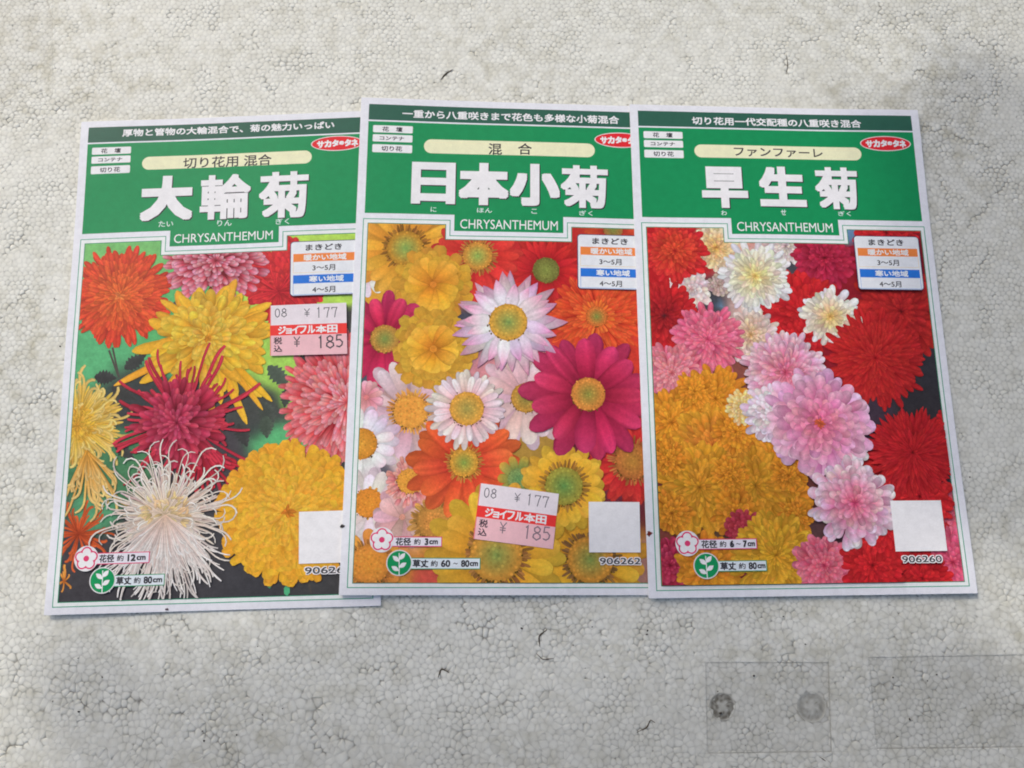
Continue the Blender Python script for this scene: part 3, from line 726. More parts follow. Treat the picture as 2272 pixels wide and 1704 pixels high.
pompon(P, (22.16,143.14), 8.593, 4, 26, [(180, 90, 90), (214, 130, 126), (222, 160, 150)], 'small frilly salmon flower printed at the lower left', 'notch', .9, None, .7, .2, (.78, 1.15), 1.0, .4)
daisy(P, (22.15,142.89), 4.948, 14, .6, [(200, 140, 80), (205, 150, 70), (205, 150, 60)], 4.271, (212, 152, 56), (205, 146, 58), 'yellow eye of the small salmon flower', 'round', 1)
daisy(P, (30.45,156.52), 8.854, 18, 2.0, [(190, 150, 90), (196, 150, 80), (200, 150, 80)], 5.729, (206, 140, 66), (170, 126, 60), 'ochre flower printed above the flower size plate', 'strap', 1, 0, .8, .1, .1, .1, (170, 130, 66))
daisy(P, (98.93,135.48), 17.19, 22, 3.2, [(150, 36, 42), (196, 48, 50), (206, 62, 56)], 6.25, (170, 126, 54), (176, 110, 56), 'brick red flower printed at the right edge', 'strap', 3, 0, .8, .1, .1, .1, (176, 110, 60))
daisy(P, (40.49,136.45), 20.83, 12, 6.0, [(176, 44, 40), (214, 84, 52), (218, 104, 56)], 4.948, (118, 146, 66), (196, 146, 54), 'orange-red daisy with golden eye printed below the centre', 'strap', 2, .1, .72, .14, .07, .1, (186, 130, 60))
daisy(P, (59.19,141.89), 7.812, 10, 3.0, [(110, 130, 70), (140, 140, 70), (190, 150, 60)], 3.646, (96, 138, 84), (120, 140, 80), 'green flower heart printed behind the sticker', 'strap', 1)
daisy(P, (9.84,170.72), 11.46, 12, 3.6, [(190, 120, 46), (214, 142, 56), (216, 150, 70)], 6.51, (216, 146, 52), (205, 136, 56), 'orange flower printed in the lower left corner', 'round', 1, 0, .8, .1, .1, .1, (176, 120, 60))
daisy(P, (83.70,169.13), 20.83, 15, 5.2, Y1, 7.812, (116, 138, 70), (186, 134, 52), 'yellow daisy printed at the lower right', 'round', 2, .2, .84, .08, .08, .1, (130, 96, 56))
daisy(P, (51.90,167.73), 24.48, 14, 6.6, [(184, 128, 40), (216, 164, 46), (222, 176, 58)], 8.854, (120, 142, 72), (190, 140, 56), 'large yellow daisy printed at the foot', 'round', 2, .05, .86, .07, .06, .1, (160, 112, 60))
daisy(P, (74.85,144.31), 15.62, 18, 4.4, [(190, 130, 36), (222, 166, 44), (228, 178, 60)], 6.51, (92, 138, 72), (150, 146, 60), 'golden daisy with green eye printed beside the sticker', 'strap', 2, 0, .86, .08, .06, .1, (170, 128, 56))
daisy(P, (83.58,111.96), 24.3, 11, 7.0, [(120, 24, 50), (184, 46, 84), (196, 60, 106)], 5.975, (126, 130, 60), (200, 132, 60), 'large magenta daisy printed at the right', 'strap', 2, .3, .7, .16, .07, .1)
daisy(P, (41.13,117.55), 14.43, 24, 2.6, [(206, 130, 134), (224, 188, 188), (230, 206, 204)], 5.975, (150, 146, 74), (200, 150, 60), 'blush pink daisy with golden eye printed in the middle', 'round', 2, 0, .72, .14, .05, .06)
daisy(P, (55.28,86.08), 20.51, 16, 4.7, [(232, 228, 228), (226, 208, 216), (214, 142, 184)], 6.835, (112, 144, 76), (196, 152, 58), 'large pink and white daisy printed above the centre', 'point', 3, .1, .74, .12, .1, .14)
P.done(); zt = P.zmax + 8 * UM; print('ZMAX', P.zmax)
frame(PK1, zt)
pan = header(PK1, '一重から八重咲きまで花色も多様な小菊混合', (15.35,6.14), (96.41,5.91), 3.3)
title(PK1, pan, (('日', (19.49,25.24), (35.50,41.67)), ('本', (36.75,25.03), (55.02,41.74)), ('小', (55.42,24.96), (73.88,41.66)), ('菊', (74.22,25.01), (91.80,41.94))))
reading(PK1, pan, (('に', (26.73,42.84), (28.84,44.78)), ('ほん', (43.57,42.86), (49.06,44.67)), ('こ', (63.39,42.82), (65.49,44.66)), ('ぎく', (80.97,42.94), (85.96,44.89))))
species(PK1, pan, (37.56,49.22), (73.07,49.09), 3.6)
use_tags(PK1)
pill(PK1, (23.65,18.85), (87.06,18.83), 5.6, (('混', (47.45,19.41), (52.47,19.27), 4.6), ('合', (58.40,19.09), (63.50,18.95), 4.6)))
logo(PK1, (87.01,-7.98)[0] + 9.7, (92.49,14.27)[1])
sowing(PK1, zt, .35, 0)
code_panel(PK1, zt, '906262', (86.59,169.61), (101.12,169.59))
badges(PK1, zt, 13.5, 162.7, (('花径', 18.1, 23.2, 2.6, .08), ('約', 24.2, 26.4, 2.0, .04), ('3', 27.8, 29.0, 2.3, .14), ('cm', 29.3, 32.2, 1.35, .1)), 0, 19.5, 170.3,
       (('草丈', 24.0, 29.2, 2.6, .1), ('約', 30.0, 32.3, 2.0, .04), ('60', 33.4, 36.5, 2.3, .1), ('〜', 37.5, 39.0, .5, .05), ('80', 40.1, 42.9, 2.3, .1), ('cm', 43.0, 45.8, 1.35, .1)), 0, ((15, 161.6, 33.6, 165.0), (21, 168.6, 46.6, 172.4)))
sticker(PK1, zt + 60 * UM, ((46.13,143.49), (73.07,146.99), (71.00,165.63), (44.07,162.27)), ((96, 92, 98), (120, 104, 112), .42))

# ================================================================== RIGHT PACKET
PK2 = Packet('seed_packet', QUADS[2], 'rightmost seed packet, headed 早生菊, with red, pink and yellow flowers and no price sticker', 4.0, [(PW, 0, 1.1, 30), (PW, PH, 1.5, 36), (40, PH, .35, 20)])
PK2.body(.4)
P = Picture(PK2)
background(P, blobs_bg([((78.60,50.72), (96, 128, 160), 2.5), ((26.78,78.73), (48, 50, 58), 6), ((29.45,79.27), (96, 136, 165), 1.6), ((29.44,51.50), (216, 190, 160), 5), ((55.20,62.87), (58, 58, 66), 4), ((11.79,52.95), (170, 36, 42), 12), ((42.87,81.42), (205, 170, 160), 10), ((76.29,75.40), (130, 36, 44), 12), ((30.50,106.51), (130, 76, 66), 7),
    ((6.86,116.25), (46, 44, 54), 6), ((102.61,103.56), (40, 38, 44), 6), ((97.10,113.51), (40, 36, 40), 7), ((81.91,119.52), (56, 40, 54), 5), ((42.15,126.98), (60, 44, 50), 4), ((55.81,141.23), (100, 60, 56), 6), ((25.58,158.14), (70, 60, 50), 7), ((8.42,161.75), (120, 64, 60), 10), ((47.79,157.27), (46, 42, 50), 4), ((56.44,160.64), (80, 50, 50), 5),
    ((16.09,171.47), (170, 110, 40), 12), ((66.40,167.82), (60, 36, 44), 4), ((86.64,172.41), (130, 40, 46), 8), ((105.54,142.09), (50, 40, 50), 5), ((84.48,150.40), (170, 40, 44), 10), ((77.40,164.14), (110, 40, 44), 5)]))
def pom(c, r, rings, n, cols, label, prof='strap', inner=None, **k): pompon(P, c, r, rings, n, cols, label, prof, k.pop('wd', .95), inner, **k)
RD = [(120, 24, 34), (186, 36, 44), (198, 46, 48)]
YL = [(150, 88, 26), (204, 130, 34), (216, 148, 44)]
pom((95.17,80.98), 18.47, 8, 26, [(110, 24, 34), (176, 40, 42), (192, 50, 46)], 'dark-streaked red flower printed at the right edge', tone=(.7, 1.12))
pom((92.78,50.50), 13.38, 6, 22, RD, 'red flower printed above the sowing label')
pom((29.10,57.38), 9.099, 6, 20, [(196, 150, 110), (224, 186, 140), (230, 206, 180)], 'cream flower printed behind the red one', inner=[(190, 130, 60), (214, 160, 76), (224, 180, 100)])
pom((54.58,56.43), 8.564, 6, 20, [(150, 120, 116), (196, 176, 170), (218, 204, 200)], 'greyish white flower printed at the top')
pom((68.70,60.94), 12.31, 7, 22, [(100, 24, 40), (160, 36, 62), (178, 50, 80)], 'dark crimson flower printed left of the sowing label')
pom((58.61,82.43), 16.59, 8, 24, RD, 'red flower printed between the white ones')
pom((57.24,92.59), 9.099, 6, 18, RD, 'small red flower printed below the white ones')
pom((19.52,73.11), 8.029, 5, 14, [(206, 150, 150), (226, 190, 186), (234, 214, 208)], 'pale pink petals printed under the red flower')
pom((29.35,71.86), 4.282, 4, 12, [(150, 120, 110), (176, 150, 140), (190, 170, 160)], 'faded white petals printed beside the white flower')
pom((9.35,83.39), 13.38, 8, 24, RD, 'red flower with dark heart printed at the left edge', inner=[(70, 20, 30), (120, 30, 38), (150, 40, 44)])
pom((14.25,58.76), 12.58, 9, 24, [(130, 24, 38), (192, 38, 46), (206, 50, 56)], 'bright red flower printed in the upper left corner', inner=[(150, 34, 34), (196, 60, 42), (210, 90, 50)])
pom((39.55,90.46), 10.71, 7, 20, [(190, 150, 136), (216, 186, 176), (228, 208, 200)], 'blush white flower printed below the white one', inner=[(180, 130, 70), (206, 160, 110), (220, 186, 150)])
pom((24.41,92.22), 13.38, 9, 26, [(176, 56, 90), (214, 84, 120), (224, 120, 148)], 'deep pink flower printed at the left', rag=.1)
pom((11.06,104.38), 11.51, 8, 24, [(180, 60, 90), (220, 90, 118), (230, 128, 148)], 'salmon pink flower printed at the left edge', inner=[(200, 90, 100), (228, 120, 130), (238, 160, 160)])
pom((42.68,68.26), 13.38, 9, 26, [(206, 190, 176), (230, 220, 214), (236, 232, 230)], 'large white flower with yellow heart printed at the top', inner=[(190, 160, 60), (216, 190, 84), (226, 210, 130)], rag=.12)
pom((68.66,83.49), 11.51, 7, 22, [(206, 180, 170), (226, 212, 206), (234, 226, 226)], 'smaller white flower with yellow heart printed right of centre', inner=[(190, 150, 50), (214, 176, 70), (222, 194, 100)], rag=.14)
pom((83.94,98.61), 18.47, 12, 40, [(130, 26, 34), (180, 40, 44), (188, 46, 46)], 'big flat red flower printed at the right', inner=[(150, 30, 36), (182, 40, 42), (190, 54, 46)], tone=(.86, 1.08), length=.42)
pom((25.85,113.56), 12.31, 8, 24, YL, 'orange yellow flower printed under the pink ones', tone=(.8, 1.12))
pom((10.24,122.10), 12.31, 8, 24, YL, 'orange yellow flower printed at the left edge')
pom((23.86,130.35), 15.05, 9, 26, [(150, 90, 28), (200, 136, 36), (212, 156, 46)], 'orange yellow flower with rusty heart printed at the left', inner=[(160, 70, 40), (196, 110, 44), (206, 130, 50)])
pom((43.89,134.40), 12.73, 8, 22, YL, 'yellow flower printed under the pink one')
pom((44.98,150.09), 13.31, 8, 24, YL, 'yellow flower printed right of the yellow pair')
pom((37.59,143.92), 13.89, 9, 24, [(160, 98, 24), (206, 140, 34), (218, 156, 46)], 'yellow flower of the yellow pair, the right one', inner=[(130, 90, 30), (190, 134, 34), (206, 150, 44)])
pom((18.62,144.35), 16.78, 10, 28, [(160, 100, 24), (208, 142, 34), (220, 158, 46)], 'largest yellow flower printed at the left', inner=[(140, 90, 30), (192, 134, 34), (206, 150, 44)])
for cc_, rr_ in (((8.55,134.81), 110), ((32.06,125.24), 130), ((30.33,152.72), 150), ((49.07,140.63), 120), ((8.82,153.08), 130), ((50.79,154.55), 110), ((28.90,139.96), 110), ((18.63,110.87), 120)):
    pom(cc_, rr_ * 800 / 2212 / 6.25, 6, 18, YL, 'small ragged yellow flower printed among the larger yellow ones', tone=(.7, 1.2), rag=.16)
pom((29.00,173.77), 6.944, 5, 16, [(120, 30, 50), (170, 50, 76), (186, 76, 100)], 'small crimson flower printed at the foot')
pom((7.48,170.30), 9.837, 6, 18, [(110, 24, 44), (164, 44, 72), (186, 66, 96)], 'crimson flower printed in the lower left corner')
pom((32.71,158.76), 6.944, 5, 16, [(110, 30, 40), (164, 52, 66), (180, 70, 84)], 'small crimson flower printed under the yellow ones')
pom((20.43,171.53), 12.15, 7, 20, YL, 'yellow flower printed at the foot')
pom((42.58,167.53), 15.62, 10, 30, [(160, 112, 28), (200, 148, 36), (210, 162, 46)], 'flat yellow flower printed at the foot')
pom((58.89,170.97), 10.99, 7, 20, [(176, 50, 84), (218, 84, 112), (228, 124, 146)], 'bright pink flower printed at the foot')
pom((104.37,151.68), 8.101, 6, 18, [(170, 50, 80), (206, 76, 104), (218, 110, 132)], 'pink flower printed at the right edge')
pom((102.66,170.45), 13.31, 7, 22, [(160, 44, 74), (204, 70, 104), (216, 104, 134)], 'pink flower printed in the lower right corner')
pom((91.89,175.72), 10.42, 6, 20, RD, 'red flower printed at the foot, beside the pink one')
pom((75.01,171.17), 10.99, 7, 22, RD, 'red flower printed at the foot')
pom((81.28,159.25), 10.99, 7, 20, RD, 'red flower printed left of the blank code panel')
pom((93.87,148.23), 12.73, 7, 22, RD, 'red flower printed above the blank code panel')
pom((108.43,123.06), 6.365, 5, 18, RD, 'small red flower printed at the right edge')
pom((93.27,132.88), 16.78, 11, 36, [(110, 22, 32), (178, 36, 44), (190, 46, 48)], 'spiky dark red flower printed at the right', 'point', tone=(.78, 1.1), length=.5)
pom((35.14,116.78), 6.423, 6, 18, [(196, 140, 60), (220, 176, 90), (230, 204, 150)], 'cream yellow flower printed beside the pink one')
pom((50.93,104.27), 15.52, 9, 26, [(200, 110, 146), (216, 136, 172), (224, 196, 214)], 'lilac pink flower printed behind the large pink one', inner=[(180, 60, 90), (200, 84, 112), (214, 120, 150)])
pom((45.53,119.47), 11.24, 7, 20, [(206, 150, 170), (220, 186, 206), (228, 214, 224)], 'white and pink petals printed left of the large pink flower')
pom((65.32,129.91), 13.31, 7, 18, [(190, 110, 150), (212, 160, 190), (226, 208, 222)], 'pale pink petals printed under the large pink flower', 'round')
pom((61.38,122.41), 19.67, 9, 20, [(186, 90, 140), (208, 132, 178), (222, 178, 208)], 'large lilac pink flower printed in the middle', 'round', inner=[(180, 60, 100), (200, 84, 124), (210, 110, 140)], core=(190, 90, 60))
pom((70.85,150.29), 15.62, 8, 20, [(190, 100, 140), (212, 150, 184), (228, 206, 222)], 'pink and white flower printed below the large pink one', 'round', inner=[(180, 50, 90), (200, 74, 110), (212, 110, 140)])
P.done(); zt = P.zmax + 8 * UM; print('ZMAX', P.zmax)
frame(PK2, zt)
pan = header(PK2, '切り花用一代交配種の八重咲き混合', (23.15,6.16), (87.51,6.32), 3.3)
title(PK2, pan, (('早', (25.36,25.06), (42.37,41.65)), ('生', (46.72,24.59), (64.05,40.80)), ('菊', (67.73,24.42), (84.00,41.47))))
reading(PK2, pan, (('わ', (31.92,42.68), (34.01,44.63)), ('せ', (54.00,42.01), (55.95,44.25)), ('ぎく', (75.44,42.20), (80.25,44.11))))
species(PK2, pan, (37.42,48.90), (72.84,49.06), 3.6)
use_tags(PK2)
pill(PK2, (23.45,19.00), (86.49,18.52), 5.3, (('ファンファーレ', (38.23,19.24), (71.76,18.45), 3.6),))
logo(PK2, (96.09,14.37)[0], (96.09,14.37)[1])
sowing(PK2, zt)
code_panel(PK2, zt, '906260', (84.91,169.24), (98.99,169.42))
badges(PK2, zt, 13.4, 163.2, (('花径', 18.0, 23.2, 2.6, .08), ('約', 24.1, 26.3, 2.0, .04), ('6', 27.5, 28.9, 2.3, .16), ('〜', 29.6, 31.1, .5, .04), ('7', 31.9, 33.2, 2.3, .16), ('cm', 33.4, 35.9, 1.35, .1)), 0, 19.3, 170.6,
       (('草丈', 23.9, 29.1, 2.6, .1), ('約', 30.0, 32.3, 2.0, .04), ('80', 33.3, 36.0, 2.3, .1), ('cm', 36.2, 38.9, 1.35, .1)), 0, ((15, 161.8, 36.6, 165.3), (21, 169.0, 39.4, 172.6)))

# scraps of dirt stuck on the packets' edges
def scrap(pk, c, r, col, z, seed):
    q = random.Random(seed); S = Sheet()
    for k in range(4):
        pts = [(c[0] + q.uniform(-.5, .5) * r + r * q.uniform(.3, .8) * math.cos(a * 1.05), c[1] + q.uniform(-.5, .5) * r + r * q.uniform(.3, .8) * math.sin(a * 1.05)) for a in range(6)]
        S.flat(pts, z + k * .03, ink(col))
    pk.build(S, 'dirt_scrap')
scrap(PK1, (0.13,158.13), .9, (44, 40, 40), .05, 1); scrap(PK2, (1.07,159.80), 1.0, (110, 50, 44), .05, 5); scrap(PK0, (40.09,180.26), .7, (70, 50, 60), .05, 7)

# ================================================================== FOAM BOARD
m, b, L = new_mat('expanded_foam_beads')
at = N(m, 'ShaderNodeAttribute', attribute_name='tone'); ad = N(m, 'ShaderNodeAttribute', attribute_name='dirt')
g = N(m, 'ShaderNodeNewGeometry')
n1 = N(m, 'ShaderNodeTexNoise', Scale=14.0, Detail=4.0); L.new(g.outputs['Position'], n1.inputs['Vector'])
n2 = N(m, 'ShaderNodeTexNoise', Scale=150.0, Detail=5.0, Roughness=.65); L.new(g.outputs['Position'], n2.inputs['Vector'])
r1_ = N(m, 'ShaderNodeMapRange'); r1_.inputs[1].default_value = .35; r1_.inputs[2].default_value = .75; L.new(n1.outputs[0], r1_.inputs[0])
r2_ = N(m, 'ShaderNodeMapRange'); r2_.inputs[1].default_value = .42; r2_.inputs[2].default_value = .75; L.new(n2.outputs[0], r2_.inputs[0])
mm0 = N(m, 'ShaderNodeMath', operation='MULTIPLY_ADD'); mm0.inputs[1].default_value = .8; mm0.inputs[2].default_value = .22; L.new(r1_.outputs[0], mm0.inputs[0])
mm = N(m, 'ShaderNodeMath', operation='MULTIPLY'); L.new(mm0.outputs[0], mm.inputs[0]); L.new(r2_.outputs[0], mm.inputs[1])
mx = N(m, 'ShaderNodeMix', data_type='RGBA'); mx.inputs[6].default_value = (.755, .765, .69, 1); mx.inputs[7].default_value = (.41, .39, .27, 1)
L.new(mm.outputs[0], mx.inputs[0])
vs = N(m, 'ShaderNodeVectorMath', operation='SCALE'); L.new(mx.outputs[2], vs.inputs[0]); L.new(at.outputs['Fac'], vs.inputs['Scale'])
mx2 = N(m, 'ShaderNodeMix', data_type='RGBA'); mx2.inputs[7].default_value = (.095, .085, .06, 1)
L.new(vs.outputs[0], mx2.inputs[6]); L.new(ad.outputs['Fac'], mx2.inputs[0])
L.new(mx2.outputs[2], b.inputs['Base Color'])
b.inputs['Roughness'].default_value = .55; b.inputs['Specular IOR Level'].default_value = .35
n3 = N(m, 'ShaderNodeTexNoise', Scale=1500.0, Detail=2.0); L.new(g.outputs['Position'], n3.inputs['Vector'])
bp = N(m, 'ShaderNodeBump', Strength=.25, Distance=.0001); L.new(n3.outputs[0], bp.inputs['Height']); L.new(bp.outputs[0], b.inputs['Normal'])
M_FOAM = m

BX0, BX1, BY0, BY1 = -255.0, 235.0, -240.0, 190.0
rs = np.random.RandomState(5)
SP = 2.0
rowsN = int((BY1 - BY0) / (SP * .866)) + 2; colsN = int((BX1 - BX0) / SP) + 2
gx, gy = np.meshgrid(np.arange(colsN), np.arange(rowsN))
pts = np.stack([BX0 + (gx + .5 * (gy % 2)) * SP, BY0 + gy * SP * .866], -1).reshape(-1, 2)
pts = pts + rs.uniform(-1, 1, pts.shape) * SP * .33
drop = rs.rand(len(pts)) < .06 + .2 * np.clip((20 - pts[:, 1]) / 150, 0, 1); pts = pts[~drop]                       # bigger beads where one is missing
# smooth-ish field that makes some patches finer
extra = pts[rs.rand(len(pts)) < .08] + rs.normal(0, SP * .35, (int(0), 2)) if False else None
res = delaunay_2d_cdt([Vector(p) for p in pts], [], [], 0, 1e-7)
V = np.array([v[:] for v in res[0]]); T = np.array(res[2])
A, B, Cc = V[T[:, 0]], V[T[:, 1]], V[T[:, 2]]
D = 2 * (A[:, 0] * (B[:, 1] - Cc[:, 1]) + B[:, 0] * (Cc[:, 1] - A[:, 1]) + Cc[:, 0] * (A[:, 1] - B[:, 1]))
ux = ((A ** 2).sum(1) * (B[:, 1] - Cc[:, 1]) + (B ** 2).sum(1) * (Cc[:, 1] - A[:, 1]) + (Cc ** 2).sum(1) * (A[:, 1] - B[:, 1])) / D
uy = ((A ** 2).sum(1) * (Cc[:, 0] - B[:, 0]) + (B ** 2).sum(1) * (A[:, 0] - Cc[:, 0]) + (Cc ** 2).sum(1) * (B[:, 0] - A[:, 0])) / D
cell = [[] for _ in range(len(V))]
for ti, (i, j, k) in enumerate(T):
    cell[i].append(ti); cell[j].append(ti); cell[k].append(ti)

# dirt-filled cracks between beads, in board millimetres
CRACKS = [
 [(-115.47,-79.98), (-112.18,-82.94), (-109.60,-86.62)], [(-109.43,-79.26), (-106.12,-82.60)], [(-129.32,-101.71), (-130.00,-102.42)], [(-147.76,-103.75), (-143.48,-101.99), (-139.49,-104.50), (-137.25,-108.06)],
 [(-129.38,-108.81), (-126.30,-105.99), (-123.96,-103.16), (-120.80,-104.95)], [(-126.30,-105.99), (-123.05,-108.84)], [(-16.42,-73.65), (-16.15,-78.88), (-12.12,-82.61), (-5.97,-83.37)], [(-5.21,-78.18), (-9.82,-81.88)], [(-19.05,-81.10), (-12.12,-82.98)],
 [(-13.62,-87.03), (-9.04,-85.58)], [(-23.93,-88.45), (-20.48,-89.20)], [(-49.48,-99.23), (-49.21,-95.99), (-43.92,-95.65)], [(-40.23,-92.04), (-38.64,-94.59), (-39.33,-97.12)], [(-43.06,-99.27), (-42.90,-104.29), (-44.30,-107.84)],
 [(-63.75,-108.80), (-64.62,-114.09), (-64.02,-119.00), (-60.21,-121.11)], [(-60.43,-116.22), (-52.93,-117.66), (-50.62,-119.77)], [(-104.68,-115.27), (-100.68,-114.24), (-96.10,-116.02), (-91.41,-119.53)], [(-150.61,-117.79), (-149.82,-115.01)], [(-163.33,-121.87), (-160.83,-118.43), (-155.68,-118.46)],
 [(-24.16,-97.91), (-22.69,-95.02), (-20.77,-96.48)], [(-109.97,-109.62), (-105.58,-108.58)], [(-113.98,-97.48), (-112.84,-93.16)], [(-131.50,-102.41), (-129.36,-101.35)], [(-86.52,-103.35), (-86.29,-106.91)], [(-94.42,-97.58), (-92.82,-99.02)],
 [(13.85,-76.01), (15.33,-80.49)], [(8.32,-87.86), (9.12,-84.18), (11.83,-83.08)], [(7.52,-90.79), (9.79,-92.99), (13.23,-92.64)], [(59.36,-81.41), (59.95,-85.13)], [(93.09,-86.75), (91.99,-91.17)], [(40.36,-115.39), (44.21,-113.29)], [(121.25,-100.07), (125.64,-102.26), (127.94,-102.28)],
 [(132.55,-95.02), (135.93,-99.41), (133.23,-103.02)], [(136.01,-98.68), (138.69,-102.33)], [(89.52,-93.36), (96.99,-96.31)], [(29.15,-83.52), (30.93,-88.69)], [(40.74,-82.82), (42.23,-84.31)], [(-0.84,-72.95), (1.48,-73.71)],
 [(-155.34,145.60), (-154.55,146.62)], [(-155.37,132.54), (-151.94,133.56)], [(-60.29,132.16), (-59.87,132.66)], [(-94.09,119.08), (-93.03,116.15), (-90.24,113.24)], [(-26.76,119.48), (-22.83,123.45)], [(-172.07,105.07), (-167.48,106.53)], [(-191.17,99.24), (-187.35,103.07)], [(-133.08,145.25), (-131.96,147.80)],
 [(-14.91,131.46), (-13.13,130.47)], [(-60.30,108.55), (-56.87,110.51)],
 [(106.20,131.23), (106.26,122.24)], [(112.82,135.31), (121.21,138.40)], [(145.40,153.96), (145.08,148.79)], [(154.86,147.83), (155.69,142.71)], [(173.93,138.76), (179.52,139.81), (185.15,133.76), (191.77,135.83)], [(160.85,135.62), (160.75,130.58)], [(198.12,128.80), (194.62,129.78)],
 [(155.82,122.54), (156.94,124.54), (160.43,123.56)], [(186.87,118.75), (186.56,112.82)], [(185.86,110.85), (185.12,104.98)], [(169.75,110.76), (174.58,113.73), (177.81,110.80), (185.47,114.78)], [(157.07,100.95), (162.08,98.08), (167.95,102.95)], [(175.41,120.66), (179.13,121.68)],
 [(188.26,136.82), (188.85,130.75)], [(143.21,131.47), (143.00,127.45)], [(135.19,142.57), (134.63,136.46)],
 [(-179.64,26.61), (-173.49,35.04)], [(-183.19,48.71), (-177.57,55.67)], [(-168.40,-7.70), (-162.56,-4.50)], [(-161.00,-4.50), (-159.62,-2.90)], [(-164.30,-2.90), (-157.18,-10.88)], [(-169.63,-47.92), (-164.57,-52.42)], [(176.50,49.58), (166.89,39.09)], [(186.95,78.31), (169.43,60.19)], [(159.80,49.54), (154.90,35.61)],
 [(168.65,96.75), (181.76,91.21)], [(177.17,81.94), (189.63,85.67)], [(160.09,81.87), (163.53,67.34)],
]
segs = []
for c in CRACKS:
    for p, q in zip(c[:-1], c[1:]): segs.append((p[0], p[1], q[0], q[1]))
segs = np.array(segs)
def seg_dist(P_):
    a = segs[:, :2]; d = segs[:, 2:] - a; L2 = (d ** 2).sum(1) + 1e-9
    out = np.full(len(P_), 99.0)
    for s in range(0, len(P_), 20000):
        q = P_[s:s + 20000]
        t = np.clip(((q[:, None, :] - a[None]) * d[None]).sum(2) / L2, 0, 1)
        pr = a[None] + t[..., None] * d[None]
        out[s:s + 20000] = np.sqrt(((q[:, None, :] - pr) ** 2).sum(2)).min(1)
    return out
tv = np.stack([ux, uy], 1)
def vnoise(P_, sc_, seed):
    q = np.random.RandomState(seed); G = q.rand(256, 256); x = P_[:, 0] / sc_ + 64; y = P_[:, 1] / sc_ + 64
    xi = np.floor(x).astype(int); yi = np.floor(y).astype(int); fx = x - xi; fy = y - yi; fx = fx * fx * (3 - 2 * fx); fy = fy * fy * (3 - 2 * fy)
    g_ = lambda i, j: G[i % 256, j % 256]
    return (g_(xi, yi) * (1 - fx) + g_(xi + 1, yi) * fx) * (1 - fy) + (g_(xi, yi + 1) * (1 - fx) + g_(xi + 1, yi + 1) * fx) * fy
tvc = np.clip(tv, -400, 400)
sdist = seg_dist(tvc)
tdirt = np.clip(1.0 - sdist / 1.3, 0, 1) ** .6 * .8
base_d = np.clip((vnoise(tvc, 9, 1) * .5 + vnoise(tvc, 3.1, 2) * .5 - .52) * 2.4, 0, .6)
spot_d = (rs.rand(len(tv)) < .02) * rs.uniform(.2, .8, len(tv))
tdirt = np.clip(np.maximum(tdirt, np.maximum(base_d * rs.rand(len(tv)), spot_d)), 0, .95)

# moulded features: shallow recesses (convex outlines) and their depth
def circ(c, r, n=28): return [(c[0] + r * math.cos(2 * math.pi * k / n), c[1] + r * math.sin(2 * math.pi * k / n)) for k in range(n)]
FEAT = [
 ('recess', [(63.50,-93.97), (104.24,-94.15), (102.90,-121.73), (62.63,-121.98)], .2, .06),
 ('recess', [(117.73,-92.60), (BX1 + 5, (169.59,-91.14)[1]), (BX1 + 5, (165.66,-120.34)[1]), (117.70,-120.90)], .2, .06),
 ('ring', circ((-209.14,137.17), 32.46 * 1.02), .35, .06),
]
PITS = [((68.32,-107.73), 4.123 * 1.05, .3, .5), ((97.59,-108.02), 4.783, .3, .25)]
bv = []; bf = []; btone = []; bdirt = []
rec_v = {}
def emit(poly, pd, cz, tone, sink, dscale, tgt):
    """one domed bead from a convex outline"""
    n = len(poly)
    if n < 3: return
    cx = sum(p[0] for p in poly) / n; cy = sum(p[1] for p in poly) / n
    V_, F_, T_, D_ = tgt
    s = len(V_)
    rad = sum(math.hypot(p[0] - cx, p[1] - cy) for p in poly) / n
    gap = .035 + cz[2] * .5
    p2, d2, kk = [], [], []
    for i in range(n):
        a_, b_ = poly[i], poly[(i + 1) % n]
        p2.append(a_); d2.append(pd[i]); kk.append(1.0)
        p2.append(((a_[0] + b_[0]) / 2, (a_[1] + b_[1]) / 2)); d2.append(min(pd[i], pd[(i + 1) % n]) * .9); kk.append(.25)
    poly, pd, n = p2, d2, 2 * n
    for (x, y), d, cf in zip(poly, pd, kk):
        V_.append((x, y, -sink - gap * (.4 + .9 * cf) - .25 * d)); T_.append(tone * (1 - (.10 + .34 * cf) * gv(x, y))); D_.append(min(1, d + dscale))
    for (x, y), d in zip(poly, pd):
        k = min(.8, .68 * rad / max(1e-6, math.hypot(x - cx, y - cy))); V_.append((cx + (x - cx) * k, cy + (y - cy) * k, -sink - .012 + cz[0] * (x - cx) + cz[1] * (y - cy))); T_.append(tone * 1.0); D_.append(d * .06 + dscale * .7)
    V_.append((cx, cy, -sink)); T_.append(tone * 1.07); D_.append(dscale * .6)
    for i in range(n):
        j = (i + 1) % n
        F_.append((s + i, s + j, s + n + j, s + n + i)); F_.append((s + n + i, s + n + j, s + 2 * n))
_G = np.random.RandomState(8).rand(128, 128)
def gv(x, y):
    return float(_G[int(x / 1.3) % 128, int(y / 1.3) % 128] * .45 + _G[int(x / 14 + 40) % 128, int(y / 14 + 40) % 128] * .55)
def side(p, a, b): return (b[0] - a[0]) * (p[1] - a[1]) - (b[1] - a[1]) * (p[0] - a[0])
